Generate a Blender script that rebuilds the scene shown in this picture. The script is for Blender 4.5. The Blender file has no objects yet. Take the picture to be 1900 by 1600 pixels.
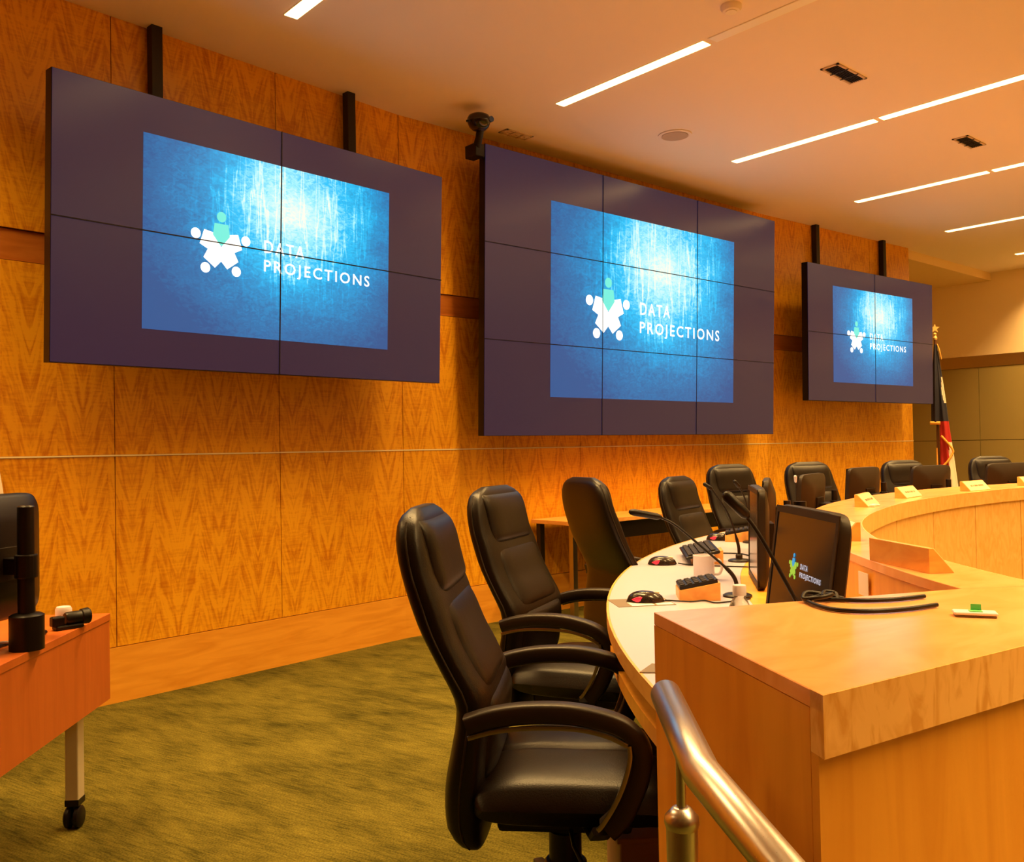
import bpy, bmesh, math, random
from mathutils import Vector, Matrix
random.seed(7)
sc = bpy.context.scene
COL = sc.collection
R_ = math.radians
EYE = 1.287
CEIL = 3.61

# ------------------------------------------------------------------ camera
cd = bpy.data.cameras.new('camera'); cam = bpy.data.objects.new('camera', cd); COL.objects.link(cam)
cd.sensor_fit = 'HORIZONTAL'; cd.sensor_width = 36.0; cd.lens = 1690/1900*36.0
cd.clip_start = 0.05; cd.clip_end = 100
th = R_(48.7); pitch = 32/1690.; roll = -0.0185
F = Vector((math.cos(th)*math.cos(pitch), math.sin(th)*math.cos(pitch), math.sin(pitch)))
Rt = Vector((math.sin(th), -math.cos(th), 0)); U = Rt.cross(F)
r = Rt*math.cos(roll)+U*math.sin(roll); u = -Rt*math.sin(roll)+U*math.cos(roll)
M = Matrix.Identity(4)
for i in range(3):
    M[i][0] = r[i]; M[i][1] = u[i]; M[i][2] = -F[i]
M[2][3] = EYE
cam.matrix_world = M
sc.camera = cam

# ------------------------------------------------------------------ world and exposure
w = bpy.data.worlds.new('world'); sc.world = w; w.use_nodes = True
w.node_tree.nodes['Background'].inputs[0].default_value = (0.9, 0.6, 0.35, 1)
w.node_tree.nodes['Background'].inputs[1].default_value = 0.02
vs = sc.view_settings
vs.view_transform = 'Standard'; vs.look = 'None'; vs.gamma = 1; vs.use_curve_mapping = False
vs.exposure = 0.0
LIGHT_STRENGTH = 9.0       # glow of the lamp diffusers themselves
LAMP_WATTS = 50.0           # directed light of each linear lamp
LIGHT_COL = (1.0, 0.62, 0.22)

# ------------------------------------------------------------------ materials
def newmat(name):
    m = bpy.data.materials.new(name); m.use_nodes = True
    nt = m.node_tree; b = nt.nodes['Principled BSDF']
    return m, nt, b
def N(nt, typ, **kw):
    n = nt.nodes.new(typ)
    for k, v in kw.items(): setattr(n, k, v)
    return n
def setin(n, **kw):
    for k, v in kw.items(): n.inputs[k.replace('_', ' ')].default_value = v
def plain(name, col, rough=0.5, metal=0.0, bump=0.0, bscale=200, var=0.0, coat=0.0, spec=0.5):
    m, nt, b = newmat(name)
    b.inputs['Roughness'].default_value = rough; b.inputs['Metallic'].default_value = metal
    b.inputs['Specular IOR Level'].default_value = spec
    b.inputs['Coat Weight'].default_value = coat
    tc = N(nt, 'ShaderNodeTexCoord')
    no = N(nt, 'ShaderNodeTexNoise'); no.inputs['Scale'].default_value = bscale; no.inputs['Detail'].default_value = 3
    nt.links.new(tc.outputs['Object'], no.inputs['Vector'])
    cr = N(nt, 'ShaderNodeValToRGB')
    v = max(var, 0.03)
    cr.color_ramp.elements[0].color = tuple(c*(1-v) for c in col)+(1,)
    cr.color_ramp.elements[1].color = tuple(min(1, c*(1+v)) for c in col)+(1,)
    nt.links.new(no.outputs['Fac'], cr.inputs['Fac']); nt.links.new(cr.outputs['Color'], b.inputs['Base Color'])
    if bump:
        bp = N(nt, 'ShaderNodeBump'); bp.inputs['Strength'].default_value = bump; bp.inputs['Distance'].default_value = 0.002
        nt.links.new(no.outputs['Fac'], bp.inputs['Height']); nt.links.new(bp.outputs['Normal'], b.inputs['Normal'])
    return m
def emit(name, col, s, base=(0.02, 0.02, 0.02), rough=0.3):
    m, nt, b = newmat(name)
    b.inputs['Base Color'].default_value = base+(1,); b.inputs['Emission Color'].default_value = col+(1,)
    b.inputs['Emission Strength'].default_value = s; b.inputs['Roughness'].default_value = rough
    return m
def mth(nt, op, a, b=None):
    n = N(nt, 'ShaderNodeMath', operation=op)
    for i, v in enumerate((a, b)):
        if v is None: continue
        if isinstance(v, (int, float)): n.inputs[i].default_value = v
        else: nt.links.new(v, n.inputs[i])
    return n.outputs[0]
def figured(name, base, dark, rough=0.32, amount=1.0, leaf=0.1265):
    """book-matched figured veneer: mirrored leaves with slanting flame streaks and fine cross ripple (UV in metres)"""
    m, nt, b = newmat(name)
    uv = N(nt, 'ShaderNodeUVMap'); sx = N(nt, 'ShaderNodeSeparateXYZ'); nt.links.new(uv.outputs[0], sx.inputs[0])
    X, Y = sx.outputs[0], sx.outputs[1]
    mm = mth(nt, 'PINGPONG', X, leaf)
    ph = mth(nt, 'MULTIPLY', mth(nt, 'FLOOR', mth(nt, 'DIVIDE', X, leaf*2)), 3.7)
    ca, sa = math.cos(R_(14)), math.sin(R_(14))
    a = mth(nt, 'ADD', mth(nt, 'MULTIPLY', mm, ca), mth(nt, 'MULTIPLY', Y, sa))
    bb = mth(nt, 'SUBTRACT', mth(nt, 'MULTIPLY', Y, ca), mth(nt, 'MULTIPLY', mm, sa))
    c = N(nt, 'ShaderNodeCombineXYZ')
    nt.links.new(mth(nt, 'MULTIPLY', a, 48), c.inputs[0]); nt.links.new(mth(nt, 'MULTIPLY', bb, 6.0), c.inputs[1]); nt.links.new(ph, c.inputs[2])
    n1 = N(nt, 'ShaderNodeTexNoise'); setin(n1, Scale=1.0, Detail=3.0, Distortion=0.6); nt.links.new(c.outputs[0], n1.inputs['Vector'])
    c2 = N(nt, 'ShaderNodeCombineXYZ')
    nt.links.new(mth(nt, 'MULTIPLY', mm, 16), c2.inputs[0]); nt.links.new(mth(nt, 'MULTIPLY', Y, 95), c2.inputs[1]); nt.links.new(ph, c2.inputs[2])
    n2 = N(nt, 'ShaderNodeTexNoise'); setin(n2, Scale=1.0, Detail=2.0, Distortion=0.4); nt.links.new(c2.outputs[0], n2.inputs['Vector'])
    c3 = N(nt, 'ShaderNodeCombineXYZ')
    nt.links.new(mth(nt, 'MULTIPLY', X, 1.1), c3.inputs[0]); nt.links.new(mth(nt, 'MULTIPLY', Y, 0.7), c3.inputs[1])
    n3 = N(nt, 'ShaderNodeTexNoise'); setin(n3, Scale=1.0, Detail=1.0); nt.links.new(c3.outputs[0], n3.inputs['Vector'])
    s = mth(nt, 'ADD', mth(nt, 'MULTIPLY', n1.outputs['Fac'], 0.72), mth(nt, 'MULTIPLY', n2.outputs['Fac'], 0.28))
    cr = N(nt, 'ShaderNodeValToRGB')
    e = cr.color_ramp.elements
    mid = tuple((x*0.45+y*0.55) for x, y in zip(base, dark))
    k = [tuple(d+(q-d)*(1-amount) for q, d in zip(base, x)) for x in (dark, mid)]
    e[0].position = 0.34; e[0].color = k[0]+(1,)
    e[1].position = 0.56; e[1].color = base+(1,)
    e2 = cr.color_ramp.elements.new(0.44); e2.color = k[1]+(1,)
    nt.links.new(s, cr.inputs['Fac'])
    mx = N(nt, 'ShaderNodeMix', data_type='RGBA', blend_type='MULTIPLY')
    cr2 = N(nt, 'ShaderNodeValToRGB'); cr2.color_ramp.elements[0].position = .3; cr2.color_ramp.elements[0].color = (0.86, 0.80, 0.74, 1); cr2.color_ramp.elements[1].position = .7
    nt.links.new(n3.outputs['Fac'], cr2.inputs['Fac'])
    mx.inputs['Factor'].default_value = 1.0
    nt.links.new(cr.outputs['Color'], mx.inputs['A']); nt.links.new(cr2.outputs['Color'], mx.inputs['B'])
    nt.links.new(mx.outputs['Result'], b.inputs['Base Color'])
    b.inputs['Roughness'].default_value = rough; b.inputs['Specular IOR Level'].default_value = .35
    return m
def wood(name, base, dark, scale=(3, 3, 40), rough=0.28, dist=1.2, lo=.32, hi=.62, blotch=0.0):
    """plain veneer; grain stretched by the scale triple in object space"""
    m, nt, b = newmat(name)
    tc = N(nt, 'ShaderNodeTexCoord'); mp = N(nt, 'ShaderNodeMapping'); mp.inputs['Scale'].default_value = scale
    nt.links.new(tc.outputs['Object'], mp.inputs['Vector'])
    n1 = N(nt, 'ShaderNodeTexNoise'); setin(n1, Scale=1.0, Detail=5.0, Distortion=dist); nt.links.new(mp.outputs[0], n1.inputs['Vector'])
    cr = N(nt, 'ShaderNodeValToRGB'); e = cr.color_ramp.elements
    e[0].position = lo; e[0].color = dark+(1,); e[1].position = hi; e[1].color = base+(1,)
    nt.links.new(n1.outputs['Fac'], cr.inputs['Fac'])
    n2 = N(nt, 'ShaderNodeTexNoise'); setin(n2, Scale=4.0, Detail=3.0, Distortion=1.0); nt.links.new(tc.outputs['Object'], n2.inputs['Vector'])
    mx = N(nt, 'ShaderNodeMix', data_type='RGBA'); mx.inputs['B'].default_value = tuple(x*.5+y*.5 for x, y in zip(base, dark))+(1,)
    nt.links.new(mth(nt, 'MULTIPLY', n2.outputs['Fac'], 0.5+blotch), mx.inputs['Factor']); nt.links.new(cr.outputs['Color'], mx.inputs['A'])
    nt.links.new(mx.outputs['Result'], b.inputs['Base Color'])
    b.inputs['Roughness'].default_value = rough
    return m
M_ = {}
WB, WD = (0.88, 0.43, 0.018), (0.60, 0.21, 0.005)
M_['wall_wood'] = figured('figured_veneer', WB, WD)
M_['base_wood'] = wood('baseboard_veneer', (0.82, 0.37, 0.04), (0.66, 0.26, 0.02), (2.5, 2.5, 20), dist=1.0)
M_['band_wood'] = wood('band_veneer', (0.55, 0.19, 0.03), (0.38, 0.11, 0.012), (3, 3, 14))
M_['counter_top'] = wood('counter_top_veneer', (0.96, 0.45, 0.18), (0.84, 0.34, 0.10), (4, 9, 4), rough=0.2, dist=1.5, blotch=.25)
M_['counter_edge'] = wood('counter_edge_veneer', (0.98, 0.55, 0.17), (0.74, 0.32, 0.06), (22, 22, 7), rough=0.25, dist=1.5, lo=.36, hi=.52)
M_['counter_panel'] = wood('counter_panel_veneer', (0.90, 0.40, 0.045), (0.76, 0.29, 0.025), (13, 13, 1.6), rough=0.35)
M_['pit_panel'] = wood('pit_panel_veneer', (0.97, 0.58, 0.20), (0.85, 0.42, 0.09), (9, 9, 5), rough=0.3, dist=3)
M_['red_wood'] = wood('cherry_laminate', (0.55, 0.135, 0.022), (0.44, 0.095, 0.013), (14, 14, 1.5), rough=0.35)
M_['block_wood'] = wood('block_wood', (0.86, 0.42, 0.10), (0.72, 0.28, 0.05), (8, 8, 20), rough=0.35)
M_['gap'] = plain('shadow_gap', (0.05, 0.02, 0.008), 0.8)
M_['laminate'] = plain('white_laminate', (0.50, 0.46, 0.58), 0.28, bscale=60)
M_['ceiling'] = plain('ceiling_paint', (0.88, 0.74, 0.62), 0.85, bump=.1, bscale=300)
M_['plaster'] = plain('plaster_paint', (0.80, 0.58, 0.28), 0.8, bump=.15, bscale=150)
M_['plaster_side_lit'] = plain('plaster_paint_lit', (0.95, 0.76, 0.46), 0.8, bump=.15, bscale=150)  # plaster paint lightened to put the lamp glow into the side wall colour
M_['walnut'] = wood('walnut_panelling', (0.30, 0.13, 0.04), (0.18, 0.07, 0.02), (6, 6, 1))
M_['olive'] = plain('olive_fabric_panel', (0.36, 0.27, 0.085), 0.9, bump=.4, bscale=600, var=.08)
M_['cream'] = plain('cream_metal', (0.90, 0.78, 0.52), 0.35)
M_['black'] = plain('black_plastic', (0.006, 0.003, 0.0025), 0.40, bump=.1, bscale=700, spec=.3)
M_['brownblack'] = plain('matt_dark_plastic', (0.018, 0.010, 0.004), 0.5, bump=.1, bscale=700, spec=.3)
M_['leather'] = plain('dark_leather', (0.006, 0.0025, 0.001), 0.38, bump=.25, bscale=260, spec=.30)
M_['arm'] = plain('arm_urethane', (0.013, 0.006, 0.003), 0.42, bump=.1, bscale=500, spec=.35)
M_['pewter'] = plain('pewter_metal', (0.34, 0.29, 0.24), 0.28, metal=1.0)
M_['silver'] = plain('silver_paint', (0.72, 0.62, 0.48), 0.35, metal=.4)
M_['steel_lip'] = plain('steel', (0.6, 0.5, 0.35), 0.25, metal=1.0)
M_['white'] = plain('white_plastic', (0.74, 0.70, 0.78), 0.4)
M_['paper'] = plain('paper', (0.74, 0.68, 0.66), 0.7)
M_['plate'] = plain('engraved_plate', (0.88, 0.74, 0.42), 0.35)
M_['ink'] = plain('brown_ink', (0.25, 0.12, 0.04), 0.6)
M_['mugw'] = plain('mug_ceramic', (0.74, 0.68, 0.78), 0.25)
M_['greencard'] = plain('green_tag', (0.16, 0.62, 0.20), 0.5)
M_['taupe'] = plain('taupe_card', (0.18, 0.13, 0.08), 0.5)
M_['tanbox'] = plain('tan_plastic', (0.30, 0.17, 0.08), 0.55)
M_['gold'] = plain('gold', (1.0, 0.70, 0.24), 0.3, metal=.35)
M_['fringe'] = plain('gold_fringe', (0.85, 0.42, 0.06), 0.6, bump=.5, bscale=400)
M_['navy'] = plain('navy_cloth', (0.012, 0.012, 0.03), 0.7, bump=.3, bscale=500)
M_['red'] = plain('red_cloth', (0.42, 0.012, 0.008), 0.7, bump=.3, bscale=500)
M_['whitecloth'] = plain('white_cloth', (0.80, 0.70, 0.55), 0.7, bump=.3, bscale=500)
M_['polewood'] = plain('dark_pole_wood', (0.10, 0.035, 0.012), 0.4)
M_['grille'] = plain('vent_grille', (0.62, 0.45, 0.28), 0.5)
M_['light'] = emit('lamp_diffuser', LIGHT_COL, LIGHT_STRENGTH, (0.8, 0.8, 0.8), 0.5)
M_['unlit'] = plain('unlit_diffuser', (0.97, 0.92, 0.78), 0.4)
M_['redglow'] = emit('mouse_red_glow', (1.0, 0.02, 0.03), 1.6, (0.2, 0, 0), .3)
M_['logo'] = emit('logo_white_pixels', (1.0, 0.96, 0.86), 1.4)
M_['logo_aqua'] = emit('logo_aqua_pixels', (0.16, 0.92, 0.78), 0.95)
M_['logo_blue'] = emit('logo_blue_pixels', (0.0, 0.42, 0.80), .8)
M_['logo_green'] = emit('logo_green_pixels', (0.42, 0.72, 0.06), .8)
M_['letters_dim'] = emit('letter_pixels', (0.75, 0.72, 0.80), .75)

def brushed(name):
    m, nt, b = newmat(name)
    b.inputs['Metallic'].default_value = 1.0; b.inputs['Base Color'].default_value = (0.62, 0.60, 0.62, 1); b.inputs['Roughness'].default_value = 0.3
    b.inputs['Anisotropic'].default_value = 0.5
    tc = N(nt, 'ShaderNodeTexCoord'); mp = N(nt, 'ShaderNodeMapping'); mp.inputs['Scale'].default_value = (60, 60, 60)
    nt.links.new(tc.outputs['Object'], mp.inputs['Vector'])
    n1 = N(nt, 'ShaderNodeTexNoise'); setin(n1, Scale=8.0, Detail=3.0); nt.links.new(mp.outputs[0], n1.inputs['Vector'])
    mr = N(nt, 'ShaderNodeMapRange'); mr.inputs['To Min'].default_value = .24; mr.inputs['To Max'].default_value = .36
    nt.links.new(n1.outputs['Fac'], mr.inputs['Value']); nt.links.new(mr.outputs[0], b.inputs['Roughness'])
    return m
M_['brushed'] = brushed('brushed_stainless')
def carpet():
    m, nt, b = newmat('green_carpet')
    tc = N(nt, 'ShaderNodeTexCoord')
    rt = N(nt, 'ShaderNodeMapping'); rt.inputs['Rotation'].default_value = (0, 0, R_(-16.5)); nt.links.new(tc.outputs['Object'], rt.inputs['Vector'])
    mp = N(nt, 'ShaderNodeMapping'); mp.inputs['Scale'].default_value = (8, 3, 1); nt.links.new(rt.outputs[0], mp.inputs['Vector'])
    n1 = N(nt, 'ShaderNodeTexNoise'); setin(n1, Scale=1.0, Detail=4.0, Roughness=.6); nt.links.new(mp.outputs[0], n1.inputs['Vector'])
    mp2 = N(nt, 'ShaderNodeMapping'); mp2.inputs['Scale'].default_value = (110, 9, 1); nt.links.new(rt.outputs[0], mp2.inputs['Vector'])
    n2 = N(nt, 'ShaderNodeTexNoise'); setin(n2, Scale=1.0, Detail=3.0); nt.links.new(mp2.outputs[0], n2.inputs['Vector'])
    n4 = N(nt, 'ShaderNodeTexNoise'); setin(n4, Scale=1.7, Detail=2.0); nt.links.new(tc.outputs['Object'], n4.inputs['Vector'])
    s = mth(nt, 'ADD', mth(nt, 'MULTIPLY', n1.outputs['Fac'], .42), mth(nt, 'ADD', mth(nt, 'MULTIPLY', n2.outputs['Fac'], .34), mth(nt, 'MULTIPLY', n4.outputs['Fac'], .24)))
    cr = N(nt, 'ShaderNodeValToRGB'); e = cr.color_ramp.elements
    e[0].position = .36; e[0].color = (0.040, 0.036, 0.003, 1); e[1].position = .60; e[1].color = (0.185, 0.150, 0.022, 1)
    nt.links.new(s, cr.inputs['Fac'])
    n3 = N(nt, 'ShaderNodeTexNoise'); setin(n3, Scale=150.0, Detail=3.0); nt.links.new(tc.outputs['Object'], n3.inputs['Vector'])
    mx = N(nt, 'ShaderNodeMix', data_type='RGBA', blend_type='MULTIPLY'); mx.inputs['Factor'].default_value = .75
    cr3 = N(nt, 'ShaderNodeValToRGB'); cr3.color_ramp.elements[0].position = .38; cr3.color_ramp.elements[0].color = (.45, .45, .45, 1); cr3.color_ramp.elements[1].position = .6; cr3.color_ramp.elements[1].color = (1, 1, 1, 1)
    nt.links.new(n3.outputs['Fac'], cr3.inputs['Fac'])
    nt.links.new(cr.outputs['Color'], mx.inputs['A']); nt.links.new(cr3.outputs['Color'], mx.inputs['B'])
    nt.links.new(mx.outputs['Result'], b.inputs['Base Color']); b.inputs['Roughness'].default_value = .95
    b.inputs['Specular IOR Level'].default_value = .1
    bp = N(nt, 'ShaderNodeBump'); bp.inputs['Strength'].default_value = .6; bp.inputs['Distance'].default_value = .004
    nt.links.new(n3.outputs['Fac'], bp.inputs['Height']); nt.links.new(bp.outputs['Normal'], b.inputs['Normal'])
    return m
M_['carpet'] = carpet()
def lcd(name, glow):
    m, nt, b = newmat(name)
    b.inputs['Base Color'].default_value = (0.004, 0.004, 0.008, 1); b.inputs['Roughness'].default_value = .25
    b.inputs['Emission Color'].default_value = (glow[0], glow[1], glow[2], 1); b.inputs['Emission Strength'].default_value = 1.0
    b.inputs['Specular IOR Level'].default_value = .85
    return m
M_['lcd'] = lcd('lcd_black_state', (0.013, 0.009, 0.034))
M_['lcd_small'] = lcd('small_lcd_black', (0.010, 0.005, 0.002))
M_['lcd_small'].node_tree.nodes['Principled BSDF'].inputs['Roughness'].default_value = .14
def picture():
    """the blue textured picture being shown; UV runs 0..1 over the whole picture"""
    m, nt, b = newmat('displayed_blue_picture')
    uv = N(nt, 'ShaderNodeUVMap'); sx = N(nt, 'ShaderNodeSeparateXYZ'); nt.links.new(uv.outputs[0], sx.inputs[0])
    X, Y = sx.outputs[0], sx.outputs[1]
    # a soft bright centre, part of the picture itself
    dx = mth(nt, 'DIVIDE', mth(nt, 'SUBTRACT', X, .57), .25); dy = mth(nt, 'DIVIDE', mth(nt, 'SUBTRACT', Y, .76), .36)
    wob = N(nt, 'ShaderNodeTexNoise'); setin(wob, Scale=4.0, Detail=4.0); nt.links.new(uv.outputs[0], wob.inputs['Vector'])
    dist = mth(nt, 'SQRT', mth(nt, 'ADD', mth(nt, 'MULTIPLY', dx, dx), mth(nt, 'MULTIPLY', dy, dy)))
    g = mth(nt, 'SUBTRACT', 1.0, mth(nt, 'MULTIPLY', dist, .40))
    g = mth(nt, 'ADD', g, mth(nt, 'MULTIPLY', mth(nt, 'SUBTRACT', wob.outputs['Fac'], .5), .35))
    # drips
    c = N(nt, 'ShaderNodeCombineXYZ'); nt.links.new(mth(nt, 'MULTIPLY', X, 34), c.inputs[0]); nt.links.new(mth(nt, 'MULTIPLY', Y, 1.6), c.inputs[1])
    dr = N(nt, 'ShaderNodeTexNoise'); setin(dr, Scale=1.0, Detail=3.0, Distortion=.5); nt.links.new(c.outputs[0], dr.inputs['Vector'])
    line = mth(nt, 'SUBTRACT', 1.0, mth(nt, 'MULTIPLY', mth(nt, 'ABSOLUTE', mth(nt, 'SUBTRACT', dr.outputs['Fac'], .55)), 30))
    line = mth(nt, 'MAXIMUM', line, 0.0)
    low = mth(nt, 'MAXIMUM', mth(nt, 'MINIMUM', mth(nt, 'MULTIPLY', mth(nt, 'SUBTRACT', g, .15), 1.6), 1.0), 0.0)
    g = mth(nt, 'ADD', g, mth(nt, 'MULTIPLY', mth(nt, 'MULTIPLY', line, low), .22))
    # leathery grain
    c2 = N(nt, 'ShaderNodeCombineXYZ'); nt.links.new(mth(nt, 'MULTIPLY', X, 48), c2.inputs[0]); nt.links.new(mth(nt, 'MULTIPLY', Y, 48), c2.inputs[1])
    gr = N(nt, 'ShaderNodeTexNoise'); setin(gr, Scale=1.0, Detail=2.0, Distortion=1.2); nt.links.new(c2.outputs[0], gr.inputs['Vector'])
    g = mth(nt, 'ADD', g, mth(nt, 'MULTIPLY', mth(nt, 'SUBTRACT', gr.outputs['Fac'], .5), .38))
    cr = N(nt, 'ShaderNodeValToRGB'); el = cr.color_ramp.elements
    el[0].position = 0.0; el[0].color = (0.012, 0.085, 0.27, 1)
    el[1].position = 1.0; el[1].color = (0.92, 0.98, 0.80, 1)
    for p, cc in ((.25, (0.008, 0.165, 0.42)), (.46, (0.0, 0.31, 0.66)), (.62, (0.0, 0.52, 0.92)), (.77, (0.30, 0.82, 0.97))):
        q = cr.color_ramp.elements.new(p); q.color = cc+(1,)
    nt.links.new(g, cr.inputs['Fac'])
    b.inputs['Base Color'].default_value = (0.02, 0.02, 0.02, 1); b.inputs['Roughness'].default_value = .35
    nt.links.new(cr.outputs['Color'], b.inputs['Emission Color']); b.inputs['Emission Strength'].default_value = 1.08; b.inputs['Specular IOR Level'].default_value = .2
    return m
M_['picture'] = picture()
def water():
    m, nt, b = newmat('clear_plastic')
    b.inputs['Base Color'].default_value = (.9, .85, .75, 1); b.inputs['Transmission Weight'].default_value = .9; b.inputs['Roughness'].default_value = .1; b.inputs['IOR'].default_value = 1.3
    return m
M_['clear'] = water()

# ------------------------------------------------------------------ mesh helpers
class MB:
    def __init__(s): s.v = []; s.f = []; s.mi = []; s.uv = {}
    def add(s, vs, fs, mi=0, T=None):
        o = len(s.v)
        s.v += [tuple(T @ Vector(p)) if T else tuple(p) for p in vs]
        for f in fs: s.f.append(tuple(i+o for i in f)); s.mi.append(mi)
        return o
    def box(s, x0, x1, y0, y1, z0, z1, mi=0, T=None):
        vs = [(x, y, z) for x in (x0, x1) for y in (y0, y1) for z in (z0, z1)]
        s.add(vs, [(0, 1, 3, 2), (4, 6, 7, 5), (0, 4, 5, 1), (2, 3, 7, 6), (0, 2, 6, 4), (1, 5, 7, 3)], mi, T)
    def prism(s, poly, z0, z1, mi=0, T=None):
        n = len(poly)
        vs = [(p[0], p[1], z0) for p in poly]+[(p[0], p[1], z1) for p in poly]
        s.add(vs, [tuple(range(n))[::-1], tuple(range(n, 2*n))]+[(i, (i+1) % n, (i+1) % n+n, i+n) for i in range(n)], mi, T)
    def loft(s, rings, mi=0, T=None, caps=True, closed=False):
        n = len(rings[0]); vs = [p for rg in rings for p in rg]; fs = []
        m = len(rings)
        for k in range(m if closed else m-1):
            a, b = k*n, ((k+1) % m)*n
            for i in range(n): fs.append((a+i, a+(i+1) % n, b+(i+1) % n, b+i))
        if caps and not closed: fs.append(tuple(range(n))[::-1]); fs.append(tuple((m-1)*n+i for i in range(n)))
        s.add(vs, fs, mi, T)
    def lathe(s, prof, seg=24, mi=0, T=None, caps=True):
        s.loft([[(q*math.cos(2*math.pi*i/seg), q*math.sin(2*math.pi*i/seg), z) for i in range(seg)] for q, z in prof], mi, T, caps)
    def tube(s, pts, rad, seg=10, mi=0, T=None, flat=None, up=(0, 0, 1)):
        """sweep; rad scalar or list; flat=(w,h) gives a rounded rectangular section"""
        P = [Vector(p) for p in pts]; rings = []
        prev = None
        for i, p in enumerate(P):
            t = (P[min(i+1, len(P)-1)]-P[max(i-1, 0)]).normalized()
            if flat: a = t.cross(Vector(up)).normalized() if t.cross(Vector(up)).length > 1e-4 else Vector((1, 0, 0))
            else:
                if prev is None: a = t.cross(Vector((0, 0, 1))) if abs(t.z) < .9 else t.cross(Vector((1, 0, 0)))
                else: a = prev-t*prev.dot(t)
                a.normalize()
            prev = a; b = t.cross(a).normalized()
            rg = []
            for k in range(seg):
                q = 2*math.pi*k/seg; c, d = math.cos(q), math.sin(q)
                if flat:
                    e = 2/4.5
                    w, h = (flat[i] if isinstance(flat, list) else flat)
                    rg.append(p+a*(w/2*math.copysign(abs(c)**e, c))+b*(h/2*math.copysign(abs(d)**e, d)))
                else:
                    rr = rad[i] if isinstance(rad, (list, tuple)) else rad
                    rg.append(p+a*(rr*c)+b*(rr*d))
            rings.append([tuple(x) for x in rg])
        s.loft(rings, mi, T)
    def build(s, name, mats, parent=None, bevel=0, smooth=None, loc=None, rz=0, uvf=None, seg=2, tri=False, sub=0):
        me = bpy.data.meshes.new(name); me.from_pydata(s.v, [], s.f); me.validate()
        if not isinstance(mats, (list, tuple)): mats = [mats]
        for m in mats: me.materials.append(m)
        if len(me.polygons) == len(s.mi):
            for p, i in zip(me.polygons, s.mi): p.material_index = i
        bm = bmesh.new(); bm.from_mesh(me)
        bmesh.ops.recalc_face_normals(bm, faces=bm.faces)
        if tri: bmesh.ops.triangulate(bm, faces=[f for f in bm.faces if len(f.verts) > 4])
        bm.to_mesh(me); bm.free()
        if uvf:
            ul = me.uv_layers.new(name='UVMap')
            for lp in me.loops: ul.data[lp.index].uv = uvf(me.vertices[lp.vertex_index].co)
        if smooth:
            for p in me.polygons: p.use_smooth = True
            me.set_sharp_from_angle(angle=R_(smooth))
        o = bpy.data.objects.new(name, me); COL.objects.link(o)
        if parent: o.parent = parent
        if loc is not None: o.location = loc
        o.rotation_euler.z = rz
        if bevel:
            b = o.modifiers.new('bevel', 'BEVEL'); b.width = bevel; b.segments = seg; b.limit_method = 'ANGLE'; b.angle_limit = R_(35)
            b.harden_normals = False
        if sub:
            q = o.modifiers.new('sub', 'SUBSURF'); q.levels = sub; q.render_levels = sub
        return o
def tag(o, label, cat, group=None):
    o['label'] = label; o['category'] = cat
    if group: o['group'] = group
    return o
def empty(name, loc=(0, 0, 0), rz=0, label=None, cat=None, group=None):
    o = bpy.data.objects.new(name, None); COL.objects.link(o); o.location = loc; o.rotation_euler = (0, 0, rz); o.empty_display_size = .1
    if label: tag(o, label, cat, group)
    return o
def struct(o): o['kind'] = 'structure'; return o
def copy_tree(o, parent=None):
    c = o.copy(); COL.objects.link(c); c.parent = parent
    for ch in list(o.children): copy_tree(ch, c)
    return c
def se_ring(cx, cy, hx, hy, n=4.0, seg=32, fn=None):
    out = []
    for k in range(seg):
        q = 2*math.pi*k/seg; c, d = math.cos(q), math.sin(q)
        out.append((cx+hx*math.copysign(abs(c)**(2/n), c), cy+hy*math.copysign(abs(d)**(2/n), d)))
    return out
def interp(tab, z):
    if z <= tab[0][0]: return tab[0][1]
    for (a, x), (b, y) in zip(tab, tab[1:]):
        if z <= b:
            t = (z-a)/(b-a); return x+(y-x)*t
    return tab[-1][1]
def sinterp(tab, z):
    """smooth (Catmull-Rom) table lookup"""
    if z <= tab[0][0]: return tab[0][1]
    if z >= tab[-1][0]: return tab[-1][1]
    for i in range(len(tab)-1):
        if z <= tab[i+1][0]:
            a, b = tab[i], tab[i+1]; p = tab[max(i-1, 0)]; q = tab[min(i+2, len(tab)-1)]
            h = b[0]-a[0]; t = (z-a[0])/h
            ma = (b[1]-p[1])/(b[0]-p[0]) if b[0] != p[0] else 0
            mb = (q[1]-a[1])/(q[0]-a[0])
            return (2*t**3-3*t**2+1)*a[1]+(t**3-2*t**2+t)*h*ma+(-2*t**3+3*t**2)*b[1]+(t**3-t**2)*h*mb
def smooth_path(P, n=6):
    P = [Vector(p) for p in P]; out = []
    for i in range(len(P)-1):
        p0, p1, p2, p3 = P[max(i-1, 0)], P[i], P[i+1], P[min(i+2, len(P)-1)]
        for k in range(n):
            t = k/n
            out.append(.5*((2*p1)+(p2-p0)*t+(2*p0-5*p1+4*p2-p3)*t*t+(3*p1-p0-3*p2+p3)*t**3))
    out.append(P[-1]); return out
def text_mesh(txt, size, bold=0.0, spacing=1.0):
    cu = bpy.data.curves.new('t', 'FONT'); cu.body = txt; cu.size = size; cu.offset = bold; cu.space_character = spacing
    cu.align_x = 'LEFT'; cu.resolution_u = 3
    o = bpy.data.objects.new('t', cu); COL.objects.link(o)
    dg = bpy.context.evaluated_depsgraph_get(); me = o.evaluated_get(dg).to_mesh()
    V = [tuple(v.co) for v in me.vertices]; Fc = [tuple(p.vertices) for p in me.polygons]
    o.evaluated_get(dg).to_mesh_clear(); bpy.data.objects.remove(o); bpy.data.curves.remove(cu)
    return V, Fc

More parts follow.
